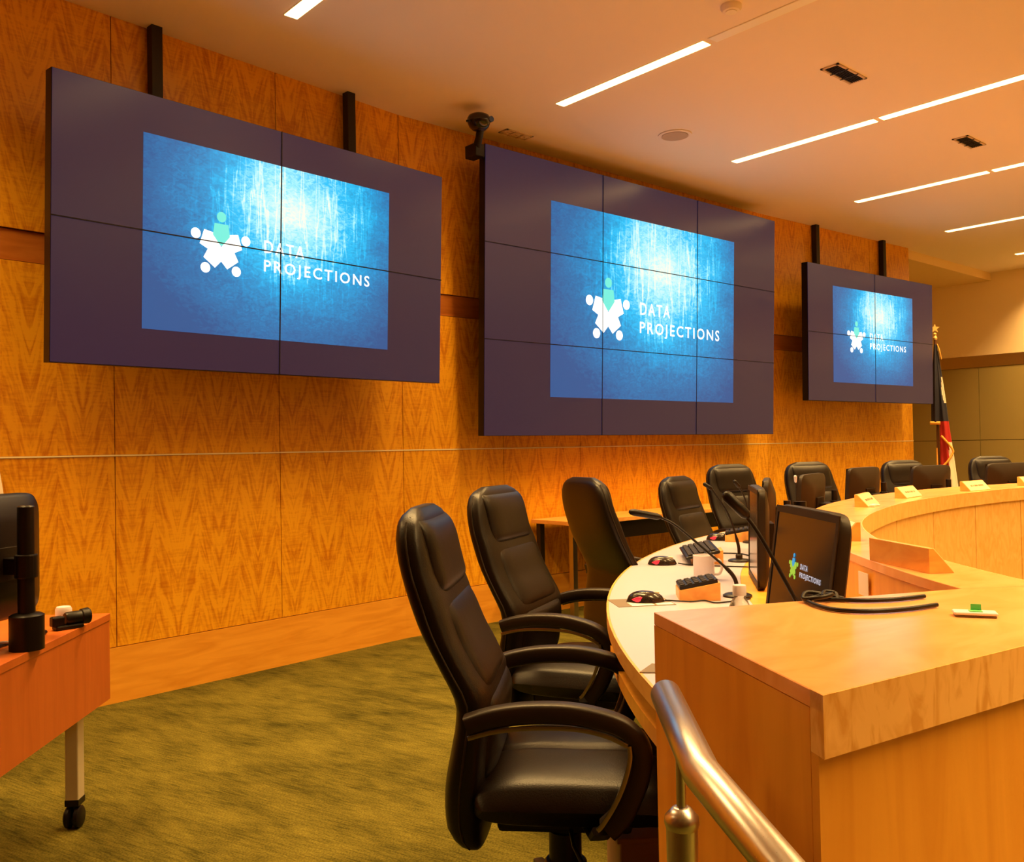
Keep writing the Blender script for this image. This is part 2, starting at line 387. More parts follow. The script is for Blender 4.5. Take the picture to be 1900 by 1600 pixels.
# ------------------------------------------------------------------ front wall: three facets of figured veneer
J0 = Vector((3.57, 5.2, 0)); J1 = Vector((8.0, 5.2, 0))
def facet(name, origin, azdeg, seams, u0, trimid, side):
    """seams: positions along the facet direction from the origin"""
    d = Vector((math.cos(R_(azdeg)), math.sin(R_(azdeg)), 0)); ang = R_(azdeg)
    s0, s1 = seams[0], seams[-1]
    m = MB()
    m.box(s0, s1, .022, .14, 0, CEIL, 1)
    uvf = lambda co: (co.x+u0, co.z)
    rows = [(.291, 1.282), (1.292, 2.243), (2.403, CEIL)]
    g = .0025
    for a, b in zip(seams, seams[1:]):
        for z0, z1 in rows: m.box(a+g, b-g, 0, .02, z0, z1, 0)
    o = m.build(name, [M_['wall_wood'], M_['gap']], loc=origin, rz=ang, uvf=uvf); struct(o)
    m = MB(); m.box(s0, s1, -.004, .02, 0, .287, 0)
    struct(m.build('baseboard_'+side, M_['base_wood'], loc=origin, rz=ang))
    m = MB(); m.box(s0, s1, -.004, .02, 1.2832, 1.2912, 0)
    struct(m.build('trim_%d' % trimid, M_['cream'], loc=origin, rz=ang))
    m = MB(); m.box(s0, s1, .012, .021, 2.248, 2.398, 0)
    struct(m.build('trim_%d' % (trimid+1), M_['band_wood'], loc=origin, rz=ang))
AZL, AZR = 7.0, -3.3
facet('wall_front_left', J0, AZL, [-6.6, -6, -5, -4, -3, -2.0, -0.99, 0], 20.0, 1, 'front_left')
facet('wall_front', J0, 0, [0, .91, 1.735, 2.55, 3.40, 4.43], 20.0, 3, 'front')
facet('wall_front_right', J1, AZR, [0, .97, 1.97, 2.84], 24.43, 5, 'front_right')
dR = Vector((math.cos(R_(AZR)), math.sin(R_(AZR)), 0)); WE = J1+dR*2.84   # wall end
m = MB(); m.box(0, .14, .141, 2.0, 0, CEIL)
struct(m.build('wall_front_return', M_['plaster'], loc=(WE.x-.14, WE.y, 0)))

# rest of the shell
XR = 13.4
m = MB(); m.box(0, .02, -13.0, 0, 0, 2.30)     # placeholder replaced by olive panels below
m = MB()
for a, b in [(-12.7, -1.9-6.42), (-8.32, -6.9), (-6.9, -5.48), (-5.48, -4.06), (-4.06, -2.64), (-2.64, -1.42-.30), (-1.72, -.30), (-.30, 1.12)]:
    for z0, z1 in ((0, 1.276), (1.284, 2.30)): m.box(0, .03, a+.003, b-.003, z0, z1, 0)
m.box(.03, .12, -12.9, 1.3, -.3, CEIL, 1)
m.box(0, .03, -12.9, 1.3, 2.47, CEIL, 2)
m.box(.024, .03, -12.9, 1.3, -.3, 2.47, 1)
struct(m.build('wall_right', [M_['olive'], M_['gap'], M_['plaster_side_lit']], loc=(XR, 5.58, 0)))
m = MB(); m.box(-.008, .024, -12.9, 1.3, 2.304, 2.468)
struct(m.build('trim_7', M_['steel_lip'], loc=(XR, 5.58, 0)))
m = MB(); m.box(0, 16.8, 0, .1, -.3, CEIL); struct(m.build('wall_back', M_['walnut'], loc=(-3.2, -7.1, 0)))
m = MB(); m.box(-.1, 0, 0, 11.6, -.3, CEIL); struct(m.build('wall_left', M_['walnut'], loc=(-3.0, -7.0, 0)))
m = MB(); m.box(0, 2.75, 0, .1, 0, CEIL); struct(m.build('wall_alcove', M_['plaster'], loc=(WE.x-.05, 6.9, 0)))
m = MB(); m.box(-3.2, 13.6, -7.2, 7.1, CEIL, CEIL+.1); struct(m.build('ceiling', M_['ceiling']))
m = MB(); m.box(WE.x-.02, XR, 5.08, 6.9, 3.50, CEIL-.001); struct(m.build('ceiling_soffit', M_['plaster']))

# ------------------------------------------------------------------ dais geometry
CEN = Vector((5.95, -1.78, 0))
def pol(deg, rad, z=0): return (CEN.x+rad*math.cos(R_(deg)), CEN.y+rad*math.sin(R_(deg)), z)
def Rout(deg):
    t = abs(deg-90); a = 90+max(t, 0)
    v = -3.74e-6*a**3+1.32066e-3*a**2-.14614247*a+9.33120709
    tab = [(90, 4.155), (100.7, 4.183), (107, 4.225), (113.5, 4.272), (119.2, 4.328), (124.1, 4.378), (129, 4.42), (133.3, 4.452), (139.5, 4.472), (144.6, 4.489), (152, 4.50)]
    return sinterp(tab, a)
def Rin(deg): return sinterp([(0, 4.56), (20, 4.57), (35, 4.60), (45, 4.64), (56, 4.70), (60, 4.72)], abs(deg-90))
A = Vector((1.08, .63)); B = Vector((1.39, 1.17)); P = Vector((2.065, .868)); Q = Vector((2.06, .482))
ARC = [45+i*1.5 for i in range(67)]+[145.8]     # 45 .. 145.8

# floors
m = MB(); m.box(-3.2, 13.6, -7.2, 7.1, -.4, -.3); struct(m.build('floor', M_['carpet']))
edge = [(-3.0, 3.38), (1.25, .93), (1.45, 1.02)]
inner = [pol(d, 4.56)[:2] for d in (146, 140, 134, 128, 122, 116, 110, 104, 98, 92, 86, 80, 74, 68, 62, 56, 50, 45)]
poly = edge+[(x, y) for x, y in inner]+[(XR, 1.2), (XR, 6.95), (-3.0, 6.95)]
m = MB(); m.prism(poly, -.3, 0); struct(m.build('floor_platform', M_['carpet'], tri=True))
m = MB(); T = Matrix.Translation((1.25, .93, 0)) @ Matrix.Rotation(R_(150), 4, 'Z')
m.box(0, 4.7, 0.004, .30, -.3, -.15, 0, T); struct(m.build('floor_step', M_['carpet']))

# counter
cnt = empty('dais_counter', (0, 0, 0), 0, 'long curved orange wood dais counter with a thick lip, wrapping the white worktop', 'counter')
m = MB()
vs = []; fs = []
n = len(ARC)
for z in (.935, .96):
    for d in ARC: vs.append(pol(d, Rout(d), z))
    for d in ARC: vs.append(pol(d, Rin(d), z))
for i in range(n-1):
    fs.append((2*n+i, 2*n+i+1, 3*n+i+1, 3*n+i)); fs.append((i, n+i, n+i+1, i+1))
    fs.append((i, i+1, 2*n+i+1, 2*n+i)); fs.append((n+i, 3*n+i, 3*n+i+1, n+i+1))
fs.append((0, 2*n, 3*n, n))
m.add(vs, fs)
# end leaf of the counter top (its outline closes on the ring)
endp = [tuple(B), tuple(A), tuple(Q)]+[pol(d, Rout(d))[:2] for d in (150, 148, 145.8)]+[pol(145.8, Rin(145.8))[:2]]
m.prism(endp, .935, .96)
m.build('counter_top', M_['counter_top'], cnt, bevel=.0012, tri=True, seg=1)
# fascia lip under the outer edge
def ringband(m, degs, f0, f1, z0, z1, mi=0):
    n = len(degs); vs = []
    for z in (z0, z1):
        for d in degs: vs.append(pol(d, f0(d), z))
        for d in degs: vs.append(pol(d, f1(d), z))
    fs = []
    for i in range(n-1):
        fs += [(2*n+i, 2*n+i+1, 3*n+i+1, 3*n+i), (i, n+i, n+i+1, i+1), (i, i+1, 2*n+i+1, 2*n+i), (n+i, 3*n+i, 3*n+i+1, n+i+1)]
    fs += [(0, 2*n, 3*n, n), (n-1, 2*n-1, 4*n-1, 3*n-1)]
    m.add(vs, fs, mi)
m = MB(); ringband(m, ARC+[148, 150], lambda d: Rout(d)-.0015, lambda d: Rout(d)+.03, .877, .9596)
m.build('fascia', M_['pit_panel'], cnt, smooth=30)
dAQ = (Q-A).normalized(); nAQ = Vector((-dAQ.y, dAQ.x))      # pointing into the body
def wallseg(m, a, b, off0, off1, z0, z1, nrm):
    a = Vector(a); b = Vector(b)
    m.prism([tuple(a+nrm*off0), tuple(b+nrm*off0), tuple(b+nrm*off1), tuple(a+nrm*off1)], z0, z1)
dAB = (B-A).normalized(); cq = dAB.dot(nAQ)
def mitred(m, o0, o1, z0, z1):
    m.prism([tuple(A+dAB*(o0/cq)), tuple(Q+nAQ*o0), tuple(Q+nAQ*o1), tuple(A+dAB*(o1/cq))], z0, z1)
m = MB(); mitred(m, -.0015, .03, .877, .9596); m.build('fascia', M_['counter_edge'], cnt)
m = MB(); mitred(m, .012, .03, -.3, .8765); m.build('front_panel', M_['counter_panel'], cnt)
dAB = (B-A).normalized(); nAB = Vector((dAB.y, -dAB.x))
if nAB.dot(P-A) < 0: nAB = -nAB
m = MB(); wallseg(m, A+dAB*.0335, B, .0, .028, .8766, .9345, nAB); wallseg(m, A+dAB*.0335, B, .0, .028, -.15, .8766, nAB); m.build('end_panel', M_['counter_panel'], cnt)
dBP = (P-B).normalized(); nBP = Vector((dBP.y, -dBP.x))
if nBP.dot(A-B) < 0: nBP = -nBP
m = MB(); wallseg(m, B+dBP*.03, P, .001, .028, 0, .9345, nBP); m.build('inner_panel', M_['counter_panel'], cnt)
m = MB(); ringband(m, ARC[::2]+[145.8], lambda d: Rin(d)-.028, lambda d: Rin(d)-.002, 0, .9345); m.build('inner_panel', M_['red_wood'] if 0 else M_['counter_panel'], cnt, smooth=30)
k = 45.0
while k < 150:
    e = min(k+9.0, 150.5); degs = [k+.06+(e-k-.12)*i/6 for i in range(7)]
    m = MB(); ringband(m, degs, lambda d: Rout(d)+.012, lambda d: Rout(d)+.03, -.3, .8765); m.build('front_panel', M_['pit_panel'], cnt, smooth=30)
    k = e
    if k >= 150.5: break

# worktop
wt = empty('dais_worktop', (0, 0, 0), 0, 'cream white curved dais worktop edged with orange wood', 'desktop')
def Rtab(d): return 5.36
WARC = [45+i*1.5 for i in range(67)]+[145.4]
def cut(d, rad):   # end of table follows the end wall B-P
    return d
m = MB()
degs = WARC; n = len(degs)
ringband(m, degs, lambda d: 4.86, lambda d: 5.352, .705, .735)
# little wedge closing towards the end wall
m.prism([pol(145.4, 4.86)[:2], pol(145.4, 5.352)[:2], pol(146.75, 5.352)[:2], pol(145.9, 4.86)[:2]], .705, .735)
m.build('worktop', M_['laminate'], wt, smooth=30)
m = MB(); ringband(m, degs+[146.7], lambda d: 5.3525, lambda d: 5.36, .690, .7355); m.build('edge_band', M_['block_wood'], wt, smooth=30)
m = MB(); ringband(m, degs[:-1]+[145.2], lambda d: Rin(d)+.002, lambda d: 4.859, .69, .7345); m.build('back_shelf', M_['counter_panel'], wt, smooth=30)
m = MB(); ringband(m, [134.6+i*.98 for i in range(13)], lambda d: 4.98, lambda d: 5.352, .600, .640); m.build('pull_out_shelf', M_['counter_panel'], wt, smooth=30)
for dd in (131.2, 118, 105, 92, 79, 66, 53):
    m = MB(); ringband(m, [dd-.25, dd+.25], lambda d: Rin(d)+.01, lambda d: 5.05, 0, .69); m.build('support_gable', M_['brownblack'], wt)

# ------------------------------------------------------------------ video walls
def logo_polys():
    """five seated figures round a table: heads, bodies; coordinates in picture widths, centre at origin"""
    heads = []; bodies = []
    for i in range(5):
        a = R_(90+72*i); ca, sa = math.cos(a), math.sin(a)
        heads.append((.0975*ca, .0975*sa, .0175))
        q = [(.0745, .026), (.0745, -.026), (.035, -.0315), (.002, -.004), (.002, .004), (.035, .0315)]
        bodies.append([(x*ca-y*sa, x*sa+y*ca) for x, y in q])
    return heads, bodies
def add_logo(parent, W, ox, oz, y, mw, mtop, mbody=None, mtext=None, depth=.0006, sx=1.0, text=True, bold=.012):
    """drawn in the local XZ plane at depth y (towards -Y); ox, oz star centre; W picture width"""
    heads, bodies = logo_polys()
    for k, mat in ((0, mtop), (1, mw)):
        m = MB()
        idx = [0] if k == 0 else [1, 2, 3, 4]
        yy = y-(.0008 if k == 0 else 0)
        for i in idx:
            hx, hz, hr = heads[i]
            pl = [((hx+hr*math.cos(2*math.pi*j/24))*W+ox, (hz+hr*math.sin(2*math.pi*j/24))*W+oz) for j in range(24)]
            m.add([(p[0], yy, p[1]) for p in pl]+[(p[0], yy+depth, p[1]) for p in pl], [tuple(range(24)), tuple(range(24, 48))[::-1]]+[(j, j+24, (j+1) % 24+24, (j+1) % 24) for j in range(24)])
            pl = [(p[0]*W+ox, p[1]*W+oz) for p in bodies[i]]
            yb = yy-.00005*i
            m.add([(p[0], yb, p[1]) for p in pl]+[(p[0], yb+depth, p[1]) for p in pl], [tuple(range(6)), tuple(range(6, 12))[::-1]]+[(j, j+6, (j+1) % 6+6, (j+1) % 6) for j in range(6)])
        o = m.build('logo_figure' if k == 0 else 'logo_star', mat, parent)
    if not text: return
    m = MB()
    for txt, x0, zb, cap, width in (('DATA', .166, .003, .043, .166), ('PROJECTIONS', .165, -.062, .040, .468)):
        V, Fc = text_mesh(txt, 1.0, bold, 1.28)
        xs = [v[0] for v in V]; zs = [v[1] for v in V]
        V = [((x0+(v[0]-min(xs))/(max(xs)-min(xs))*width)*W+ox, y, (zb+max(-.2, v[1])/.70*cap)*W+oz) for v in V]
        m.add(V, Fc)
    m.build('lettering', mtext or mw, parent)
def video_wall(name, origin, az, W, H, cols, rows, tiltdeg, label, poles, thick=.07, z_top=CEIL):
    """origin: centre of the lower front edge; local +X along the wall, front faces local -Y"""
    t = empty(name, origin, R_(az), label, 'video wall')
    tl = Matrix.Rotation(R_(tiltdeg), 4, 'X')
    def tilt(o): o.rotation_euler = (R_(tiltdeg), 0, 0); return o
    g = .0025; pw, phh = W/cols, H/rows
    px0, px1 = -W/2+.177*W, -W/2+.817*W; pz0, pz1 = .141*H, .857*H
    for i in range(cols):
        for j in range(rows):
            x0, x1 = -W/2+i*pw+g, -W/2+(i+1)*pw-g; z0, z1 = j*phh+g, (j+1)*phh-g
            m = MB(); m.box(x0, x1, 0, .06, z0, z1)
            pnl = tilt(m.build('display_panel', M_['lcd'], t))
            a0, a1, b0, b1 = max(x0+.001, px0), min(x1-.001, px1), max(z0+.001, pz0), min(z1-.001, pz1)
            if a1 > a0 and b1 > b0:
                m = MB(); m.box(a0, a1, -.0015, -.0001, b0, b1)
                m.build('displayed_picture', M_['picture'], pnl, uvf=lambda co: ((co.x-px0)/(px1-px0), (co.z-pz0)/(pz1-pz0)))
    m = MB(); m.box(-W/2, W/2, .004, thick, 0, H)
    tilt(m.build('housing', M_['black'], t))
    PWd = px1-px0
    lg = bpy.data.objects.new('logo', None)
    n0 = set(t.children)
    add_logo(t, PWd, px0+.272*PWd, pz0+.300*PWd, -.0028, M_['logo'], M_['logo_aqua'])
    for o in set(t.children)-n0: tilt(o)
    m = MB()
    for i in range(1, cols): m.box(-W/2+i*pw-.0028, -W/2+i*pw+.0028, -.0046, -.0040, 0, H)
    for j in range(1, rows): m.box(-W/2, W/2, -.0046, -.0040, j*phh-.0028, j*phh+.0028)
    tilt(m.build('bezel_seam', M_['black'], t))
    for f in poles:
        x = -W/2+f*W
        m = MB(); m.box(x-.03, x+.03, .33, .385, .2, z_top-origin[2]-.001)
        m.box(x-.02, x+.02, .05, .33, H*.62, H*.68); m.box(x-.02, x+.02, .05, .33, H*.25, H*.31)
        m.build('mounting_pole', M_['brownblack'], t)
        m = MB(); m.tube([(x+.036, .35, H-.1), (x+.040, .35, H+.04), (x+.034, .35, H+.16)], .006, 6); m.build('cable_clip', M_['silver'], t)
    m = MB(); m.box(-W*.38, W*.38, thick+.001, thick+.04, H*.25, H*.75); m.build('bracket', M_['black'], t)
    # stand-off arms back to the wall
    return t
dL = Vector((math.cos(R_(AZL)), math.sin(R_(AZL)), 0))
def place(azs, tmid, off, base, z):
    d = Vector((math.cos(R_(azs)), math.sin(R_(azs)), 0)); nn = Vector((-d.y, d.x, 0))
    dist = nn.dot(base)-off
    p = d*tmid+nn*dist; return (p.x, p.y, z)
video_wall('video_wall', (5.905, 4.955, 1.377), 0, 3.63, 2.06, 3, 3, 2.0,
           'largest central wall-mounted video screen of nine tiled panels showing a blue logo picture', [], thick=.065)
video_wall('video_wall', place(6.3, 2.86, .425, Vector((3.57, 5.2, 0)), 1.72), 6.3, 2.43, 1.345, 2, 2, 2.4,
           'nearest video screen of four tiled panels, at the left of the wood wall', [.286, .824])
video_wall('video_wall', place(-3.3, 9.03, .41, Vector((8.2, 5.2, 0)), 1.705), -3.3, 2.43, 1.365, 2, 2, 1.0,
           'farthest and smallest-looking video screen of four panels, beside the flag with gold fringe', [.30, .845])

# ------------------------------------------------------------------ ceiling fittings
LG = 'slim linear ceiling lights in rows'
def ceil_light(x, y1, lit, label):
    L = 1.225
    t = empty('ceiling_light', (x, y1, CEIL), 0, label, 'ceiling light', LG)
    m = MB(); m.box(-.042, -.038, -L, 0, -.003, -.0005); m.box(.038, .042, -L, 0, -.003, -.0005); m.box(-.038, .038, -.006, 0, -.003, -.0005); m.box(-.038, .038, -L, -L+.006, -.003, -.0005)
    m.build('trim_frame', M_['cream'], t)
    m = MB(); m.box(-.037, .037, -L+.007, -.007, -.006 if lit else -.004, -.001); m.build('diffuser', M_['light'] if lit else M_['unlit'], t, bevel=.001)
    if lit:
        ld = bpy.data.lights.new('lamp', 'AREA'); ld.shape = 'RECTANGLE'; ld.size = .055; ld.size_y = L-.03
        ld.energy = LAMP_WATTS; ld.color = LIGHT_COL; ld.spread = R_(113)
        lo = bpy.data.objects.new('lamp', ld); COL.objects.link(lo); lo.parent = t; lo.location = (0, -L/2, -.0075)
seen = {(2.3, 0): 'lit linear ceiling light cut off by the top edge, above the nearest video screen',
        (4.3, 0): 'lit linear ceiling light nearest the dome camera, ending at the unlit strip',
        (4.3, 1): 'unlit pale strip of ceiling light continuing the lit one, at the top edge',
        (6.3, 0): 'lit linear ceiling light between the round speaker and its brighter continuation',
        (6.3, 1): 'lit linear ceiling light running off the right edge just below the larger vent',
        (8.3, 0): 'lit linear ceiling light left of the smaller vent, above the gap between two screens',
        (8.3, 1): 'short visible piece of lit ceiling light just below the smaller vent at the right edge',
        (10.3, 0): 'lit linear ceiling light above the farthest video screen, running off the right edge',
        (12.3, 0): 'tiny visible tip of a lit ceiling light at the far right edge, the lowest one'}
for k in range(-1, 7):
    x = .32+2*k
    for j in range(9):
        y1 = 4.37-j*1.255
        lit = (j == 0) or (k > 0 and ((j == 1 and k != 2) or (j == 2 and k % 2 == 0) or (j > 2 and (j != 6 or k % 2))))
        if (round(x, 1), j) in seen: ceil_light(x, y1, lit, seen[(round(x, 1), j)])
        elif lit: ceil_light(x, y1, lit, 'lit linear ceiling light behind or beyond the picture, outside the view')
t = empty('added_wall_washer', (12.95, 3.95, CEIL), 0, 'added unseen wall washer lamp just outside the right edge, brightening the side wall', 'lamp')  # extra lamp, out of view, added to brighten the side wall
m = MB(); m.lathe([(.07, -.0005), (.07, -.006), (.055, -.006), (.055, -.0015)], 24); m.build('trim_ring', M_['cream'], t)
ld = bpy.data.lights.new('lamp', 'SPOT'); ld.energy = 150; ld.color = LIGHT_COL; ld.spot_size = R_(80); ld.spot_blend = .8; ld.shadow_soft_size = .04
lo = bpy.data.objects.new('lamp', ld); COL.objects.link(lo); lo.parent = t; lo.location = (0, 0, -.03)
lo.rotation_euler = Vector((.45, .25, -.85)).to_track_quat('-Z', 'Y').to_euler()
def vent(x, y, w, d, rz, label, slats=6, slat=None):
    t = empty('ceiling_vent', (x, y, CEIL), rz, label, 'vent')
    m = MB()
    m.box(-w/2, w/2, -d/2, -d/2+.015, -.008, -.0005); m.box(-w/2, w/2, d/2-.015, d/2, -.008, -.0005)
    m.box(-w/2, -w/2+.015, -d/2, d/2, -.008, -.0005); m.box(w/2-.015, w/2, -d/2, d/2, -.008, -.0005)
    m.build('frame', M_['grille'], t)
    m = MB()
    for i in range(slats):
        yy = -d/2+.02+(d-.04)*(i+.5)/slats; m.box(-w/2+.015, w/2-.015, yy-.003, yy+.001, -.010, -.002)
    for xx in (-w/6, w/6): m.box(xx-.005, xx+.005, -d/2, d/2, -.011, -.002)
    m.build('slat', M_[slat or 'brownblack'], t)
    m = MB(); m.box(-w/2+.015, w/2-.015, -d/2+.015, d/2-.015, -.0015, -.0005); m.build('duct', M_['grille' if slat else 'gap'], t)
vent(5.36, 2.87, .36, .12, 0, 'larger dark slatted ceiling vent near the top right')
vent(7.36, 2.92, .34, .12, 0, 'smaller dark slatted ceiling vent farther right, between two light rows')
vent(4.47, 4.98, .26, .10, 0, 'pale small ceiling vent right of the dome camera', 3, 'grille')
t = empty('ceiling_speaker', (5.42, 4.26, CEIL), 0, 'round flush ceiling speaker above the central screen', 'speaker')
m = MB(); m.lathe([(.125, -.0005), (.125, -.008), (.105, -.010), (.100, -.006)], 32, caps=True); m.build('rim', M_['ceiling'], t, smooth=40)
m = MB(); m.lathe([(.098, -.0115), (.098, -.0065)], 32); m.build('grille', M_['grille'] if 0 else plain('speaker_grille', (.55, .40, .27), .8, bump=.5, bscale=900), t)
t = empty('smoke_detector', (4.06, 2.80, CEIL), 0, 'small round pale smoke detector at the top edge', 'smoke detector')
m = MB(); m.lathe([(.055, -.0005), (.055, -.015), (.045, -.03), (.02, -.034)], 28); m.build('body', M_['ceiling'], t, smooth=40)
m = MB(); m.lathe([(.03, -.036), (.03, -.033)], 20); m.build('sensor_cap', M_['cream'], t)

t = empty('dome_camera', (3.90, 4.72, 3.50), 0, 'black dome camera on a bracket beside the central video screen', 'camera')
m = MB(); m.lathe([(.012, -.062), (.045, -.056), (.066, -.036), (.078, -.008), (.080, .018), (.070, .038), (.045, .050), (.01, .053)], 28); m.build('dome', plain('gloss_black', (.012, .008, .008), .12), t, smooth=50)
m = MB(); m.lathe([(.02, -.012), (.02, .012)], 16, T=Matrix.Translation((.055, -.058, .012)) @ Matrix.Rotation(R_(90), 4, 'X')); m.build('lens', plain('lens_glass', (.05, .10, .30), .05), t, smooth=40)
m = MB(); m.tube([(.03, .02, -.03), (.05, .06, -.08), (.085, .13, -.12)], [.028, .026, .03], 12); m.build('neck', M_['black'], t, smooth=40)
m = MB(); m.box(.05, .13, .10, .22, -.19, -.10); m.box(.10, .185, .17, .21, -.17, -.12)
m.build('bracket', M_['black'], t, bevel=.006)
m = MB(); m.tube([(-.07, 0, -.01), (-.10, .01, -.015)], .008, 8); m.build('antenna', M_['black'], t)

# ------------------------------------------------------------------ executive chairs
REAR = [(.30, -.215), (.315, -.245), (.34, -.268), (.374, -.285), (.467, -.286), (.56, -.268), (.62, -.256), (.68, -.255), (.773, -.298), (.866, -.344), (.985, -.384), (1.07, -.400), (1.12, -.394), (1.14, -.375)]
FRONT = [(.30, -.205), (.315, -.19), (.34, -.183), (.45, -.176), (.56, -.168), (.69, -.160), (.746, -.190), (.826, -.232), (.93, -.268), (.985, -.290), (1.07, -.310), (1.12, -.325), (1.14, -.345)]
HALF = [(.30, .13), (.315, .17), (.34, .20), (.40, .225), (.50, .238), (.60, .245), (.80, .250), (.95, .240), (1.04, .225), (1.09, .205), (1.12, .17), (1.14, .11)]
def chair():
    t = empty('office_chair', (0, 0, 0))
    m = MB(); rings = []
    zs = [.30, .304, .312, .325, .345]+[.345+(1.10-.345)*i/26 for i in range(1, 27)]+[1.112, 1.124, 1.133, 1.138, 1.14]
    for z in zs:
        xr, xf, hw = sinterp(REAR, z), sinterp(FRONT, z), sinterp(HALF, z)
        rings.append([(x, y, z) for x, y in se_ring((xr+xf)/2, 0, (xf-xr)/2, hw, 3.6, 40)])
    m.loft(rings); m.build('backrest', M_['leather'], t, smooth=60)
    # cushions lying on the front of the shell
    def cushion(name, z0, z1, hw, puff, dimple=None):
        m = MB(); rings = []; K = 18
        for i in range(K+1):
            v = i/K; z = z0+(z1-z0)*v; e = (1-(2*v-1)**4); e = max(e, .0)**.5
            xf = sinterp(FRONT, z); rg = []
            for a in range(28):
                q = 2*math.pi*a/28; c, d = math.cos(q), math.sin(q)
                yy = hw*math.copysign(abs(d)**(.5), d)*(.90+.10*e)
                xx = xf-.03+(.03+puff)*max(.08, e)*max(0, c)**.5 if c > 0 else xf-.03+.02*c
                rg.append((xx, yy, z))
            rings.append(rg)
        m.loft(rings); return m.build(name, M_['leather'], t, smooth=50)
    cushion('headrest_cushion', .925, 1.122, .185, .020)
    cushion('back_cushion', .690, .928, .190, .014)
    cushion('lumbar_cushion', .47, .696, .195, .020)
    # piping seams along the shell side
    for s in (-1, 1):
        pts = [((sinterp(REAR, z)*.55+sinterp(FRONT, z)*.45), s*(sinterp(HALF, z)+.0005), z) for z in [.32+.79*i/24 for i in range(25)]]
        m = MB(); m.tube(pts, .0028, 6); m.build('piping', M_['brownblack'], t, smooth=60)
    # seat
    m = MB(); rings = []; K = 28
    for i in range(K+1):
        v = -1+2*i/K; y = .262*v; e = (1-abs(v)**5)
        e = max(e, 0)**.4
        rg = []
        for a in range(44):
            q = 2*math.pi*a/44; c, d = math.cos(q), math.sin(q)
            x = .035+(.245*(.88+.12*e))*math.copysign(abs(c)**.5, c)
            z = .445+.060*e*math.copysign(abs(d)**.5, d)
            if d > 0:
                z += .012*e*(1-((x-.03)/.27)**2)
                z -= .011*math.exp(-((x-.075)/.010)**2)*min(1, e*1.5)
                z -= .010*math.exp(-(y/.010)**2)
                z -= .012*math.exp(-((x-.075)/.04)**2-(y/.04)**2)
            if x > .2: z -= .018*((x-.2)/.08)**2
            rg.append((x, y, z))
        rings.append(rg)
    m.loft(rings); m.build('seat', M_['leather'], t, smooth=60)
    # arms
    for s in (-1, 1):
        y = s*.298
        path = smooth_path([(-.205, y, .655), (-.15, y, .672), (-.07, y, .684), (.03, y, .684), (.12, y, .666), (.165, y, .642), (.190, y, .605), (.186, y, .555), (.165, y, .50), (.140, y, .455), (.11, y, .425)], 5)
        K = len(path); fl = []
        for i in range(K):
            f = i/(K-1); fl.append((.046+.006*max(0, (f-.5)*2), .050 if f < .45 else .050-.010*(f-.45)))
        m = MB(); m.tube(path, 0, 16, flat=fl, up=(0, 1, 0))
        # rails under the pad: tube sections use 'up' along Y so width lies along Z/X; keep the pad wide across
        arm = m.build('armrest', M_['arm'], t, smooth=50)
        yo = y+s*.024
        tp = smooth_path([(-.20, yo, .632), (-.14, yo, .648), (-.06, yo, .657), (.04, yo, .656), (.11, yo, .642), (.158, yo, .620)], 4)
        m = MB(); m.tube(tp, 0, 8, flat=(.011, .008), up=(0, 1, 0))
        tp = smooth_path([(.162, yo, .620), (.163, yo, .59), (.150, yo, .54), (.128, yo, .49), (.100, yo, .445), (.088, yo, .432)], 4)
        m.tube(tp, 0, 8, flat=(.011, .008), up=(0, 1, 0))
        tr = m.build('arm_trim', M_['pewter'], arm, smooth=50)
        tr['label'] = 'pewter coloured metal strip'
        m = MB(); m.tube([(.10, y, .422), (.09, s*.24, .385), (.06, s*.12, .380)], 0, 8, flat=(.05, .02), up=(0, 0, 1)); m.build('arm_bracket', M_['black'], t)
    m = MB(); m.box(-.16, .17, -.14, .14, .345, .392); m.box(-.25, -.12, -.05, .05, .352, .380); m.build('tilt_mechanism', M_['black'], t, bevel=.012)
    m = MB(); m.tube([(.02, -.13, .355), (.03, -.20, .345), (.06, -.27, .318)], .006, 8); m.box(.03, .11, -.31, -.25, .300, .322); m.build('height_lever', M_['black'], t, bevel=.006)
    m = MB(); m.lathe([(.055, .10), (.055, .22), (.050, .225), (.042, .225), (.042, .30), (.034, .30), (.034, .35)], 24); m.build('gas_column', M_['black'], t, smooth=40)
    m = MB()
    for i in range(5):
        a = R_(36+72*i); T = Matrix.Rotation(a, 4, 'Z')
        m.tube([(.03, 0, .115), (.15, 0, .105), (.30, 0, .085)], 0, 10, T=T, flat=[(.055, .04), (.045, .035), (.032, .026)])
    m.lathe([(.06, .07), (.065, .10), (.06, .13)], 20); m.build('star_base', M_['black'], t, smooth=40)
    for i in range(5):
        a = R_(36+72*i)
        m = MB()
        for s in (-1, 1): m.lathe([(.026, -.010), (.029, -.004), (.029, .004), (.026, .010)], 18, T=Matrix.Translation((0, s*.014, .029)) @ Matrix.Rotation(R_(90), 4, 'X'))
        m.lathe([(.008, .03), (.012, .055), (.008, .082)], 10)
        c = m.build('caster', M_['black'], t, smooth=40); c.location = (.30*math.cos(a), .30*math.sin(a), 0); c.rotation_euler.z = a+.6
    return t
CG = 'high-backed leather chairs around the dais'
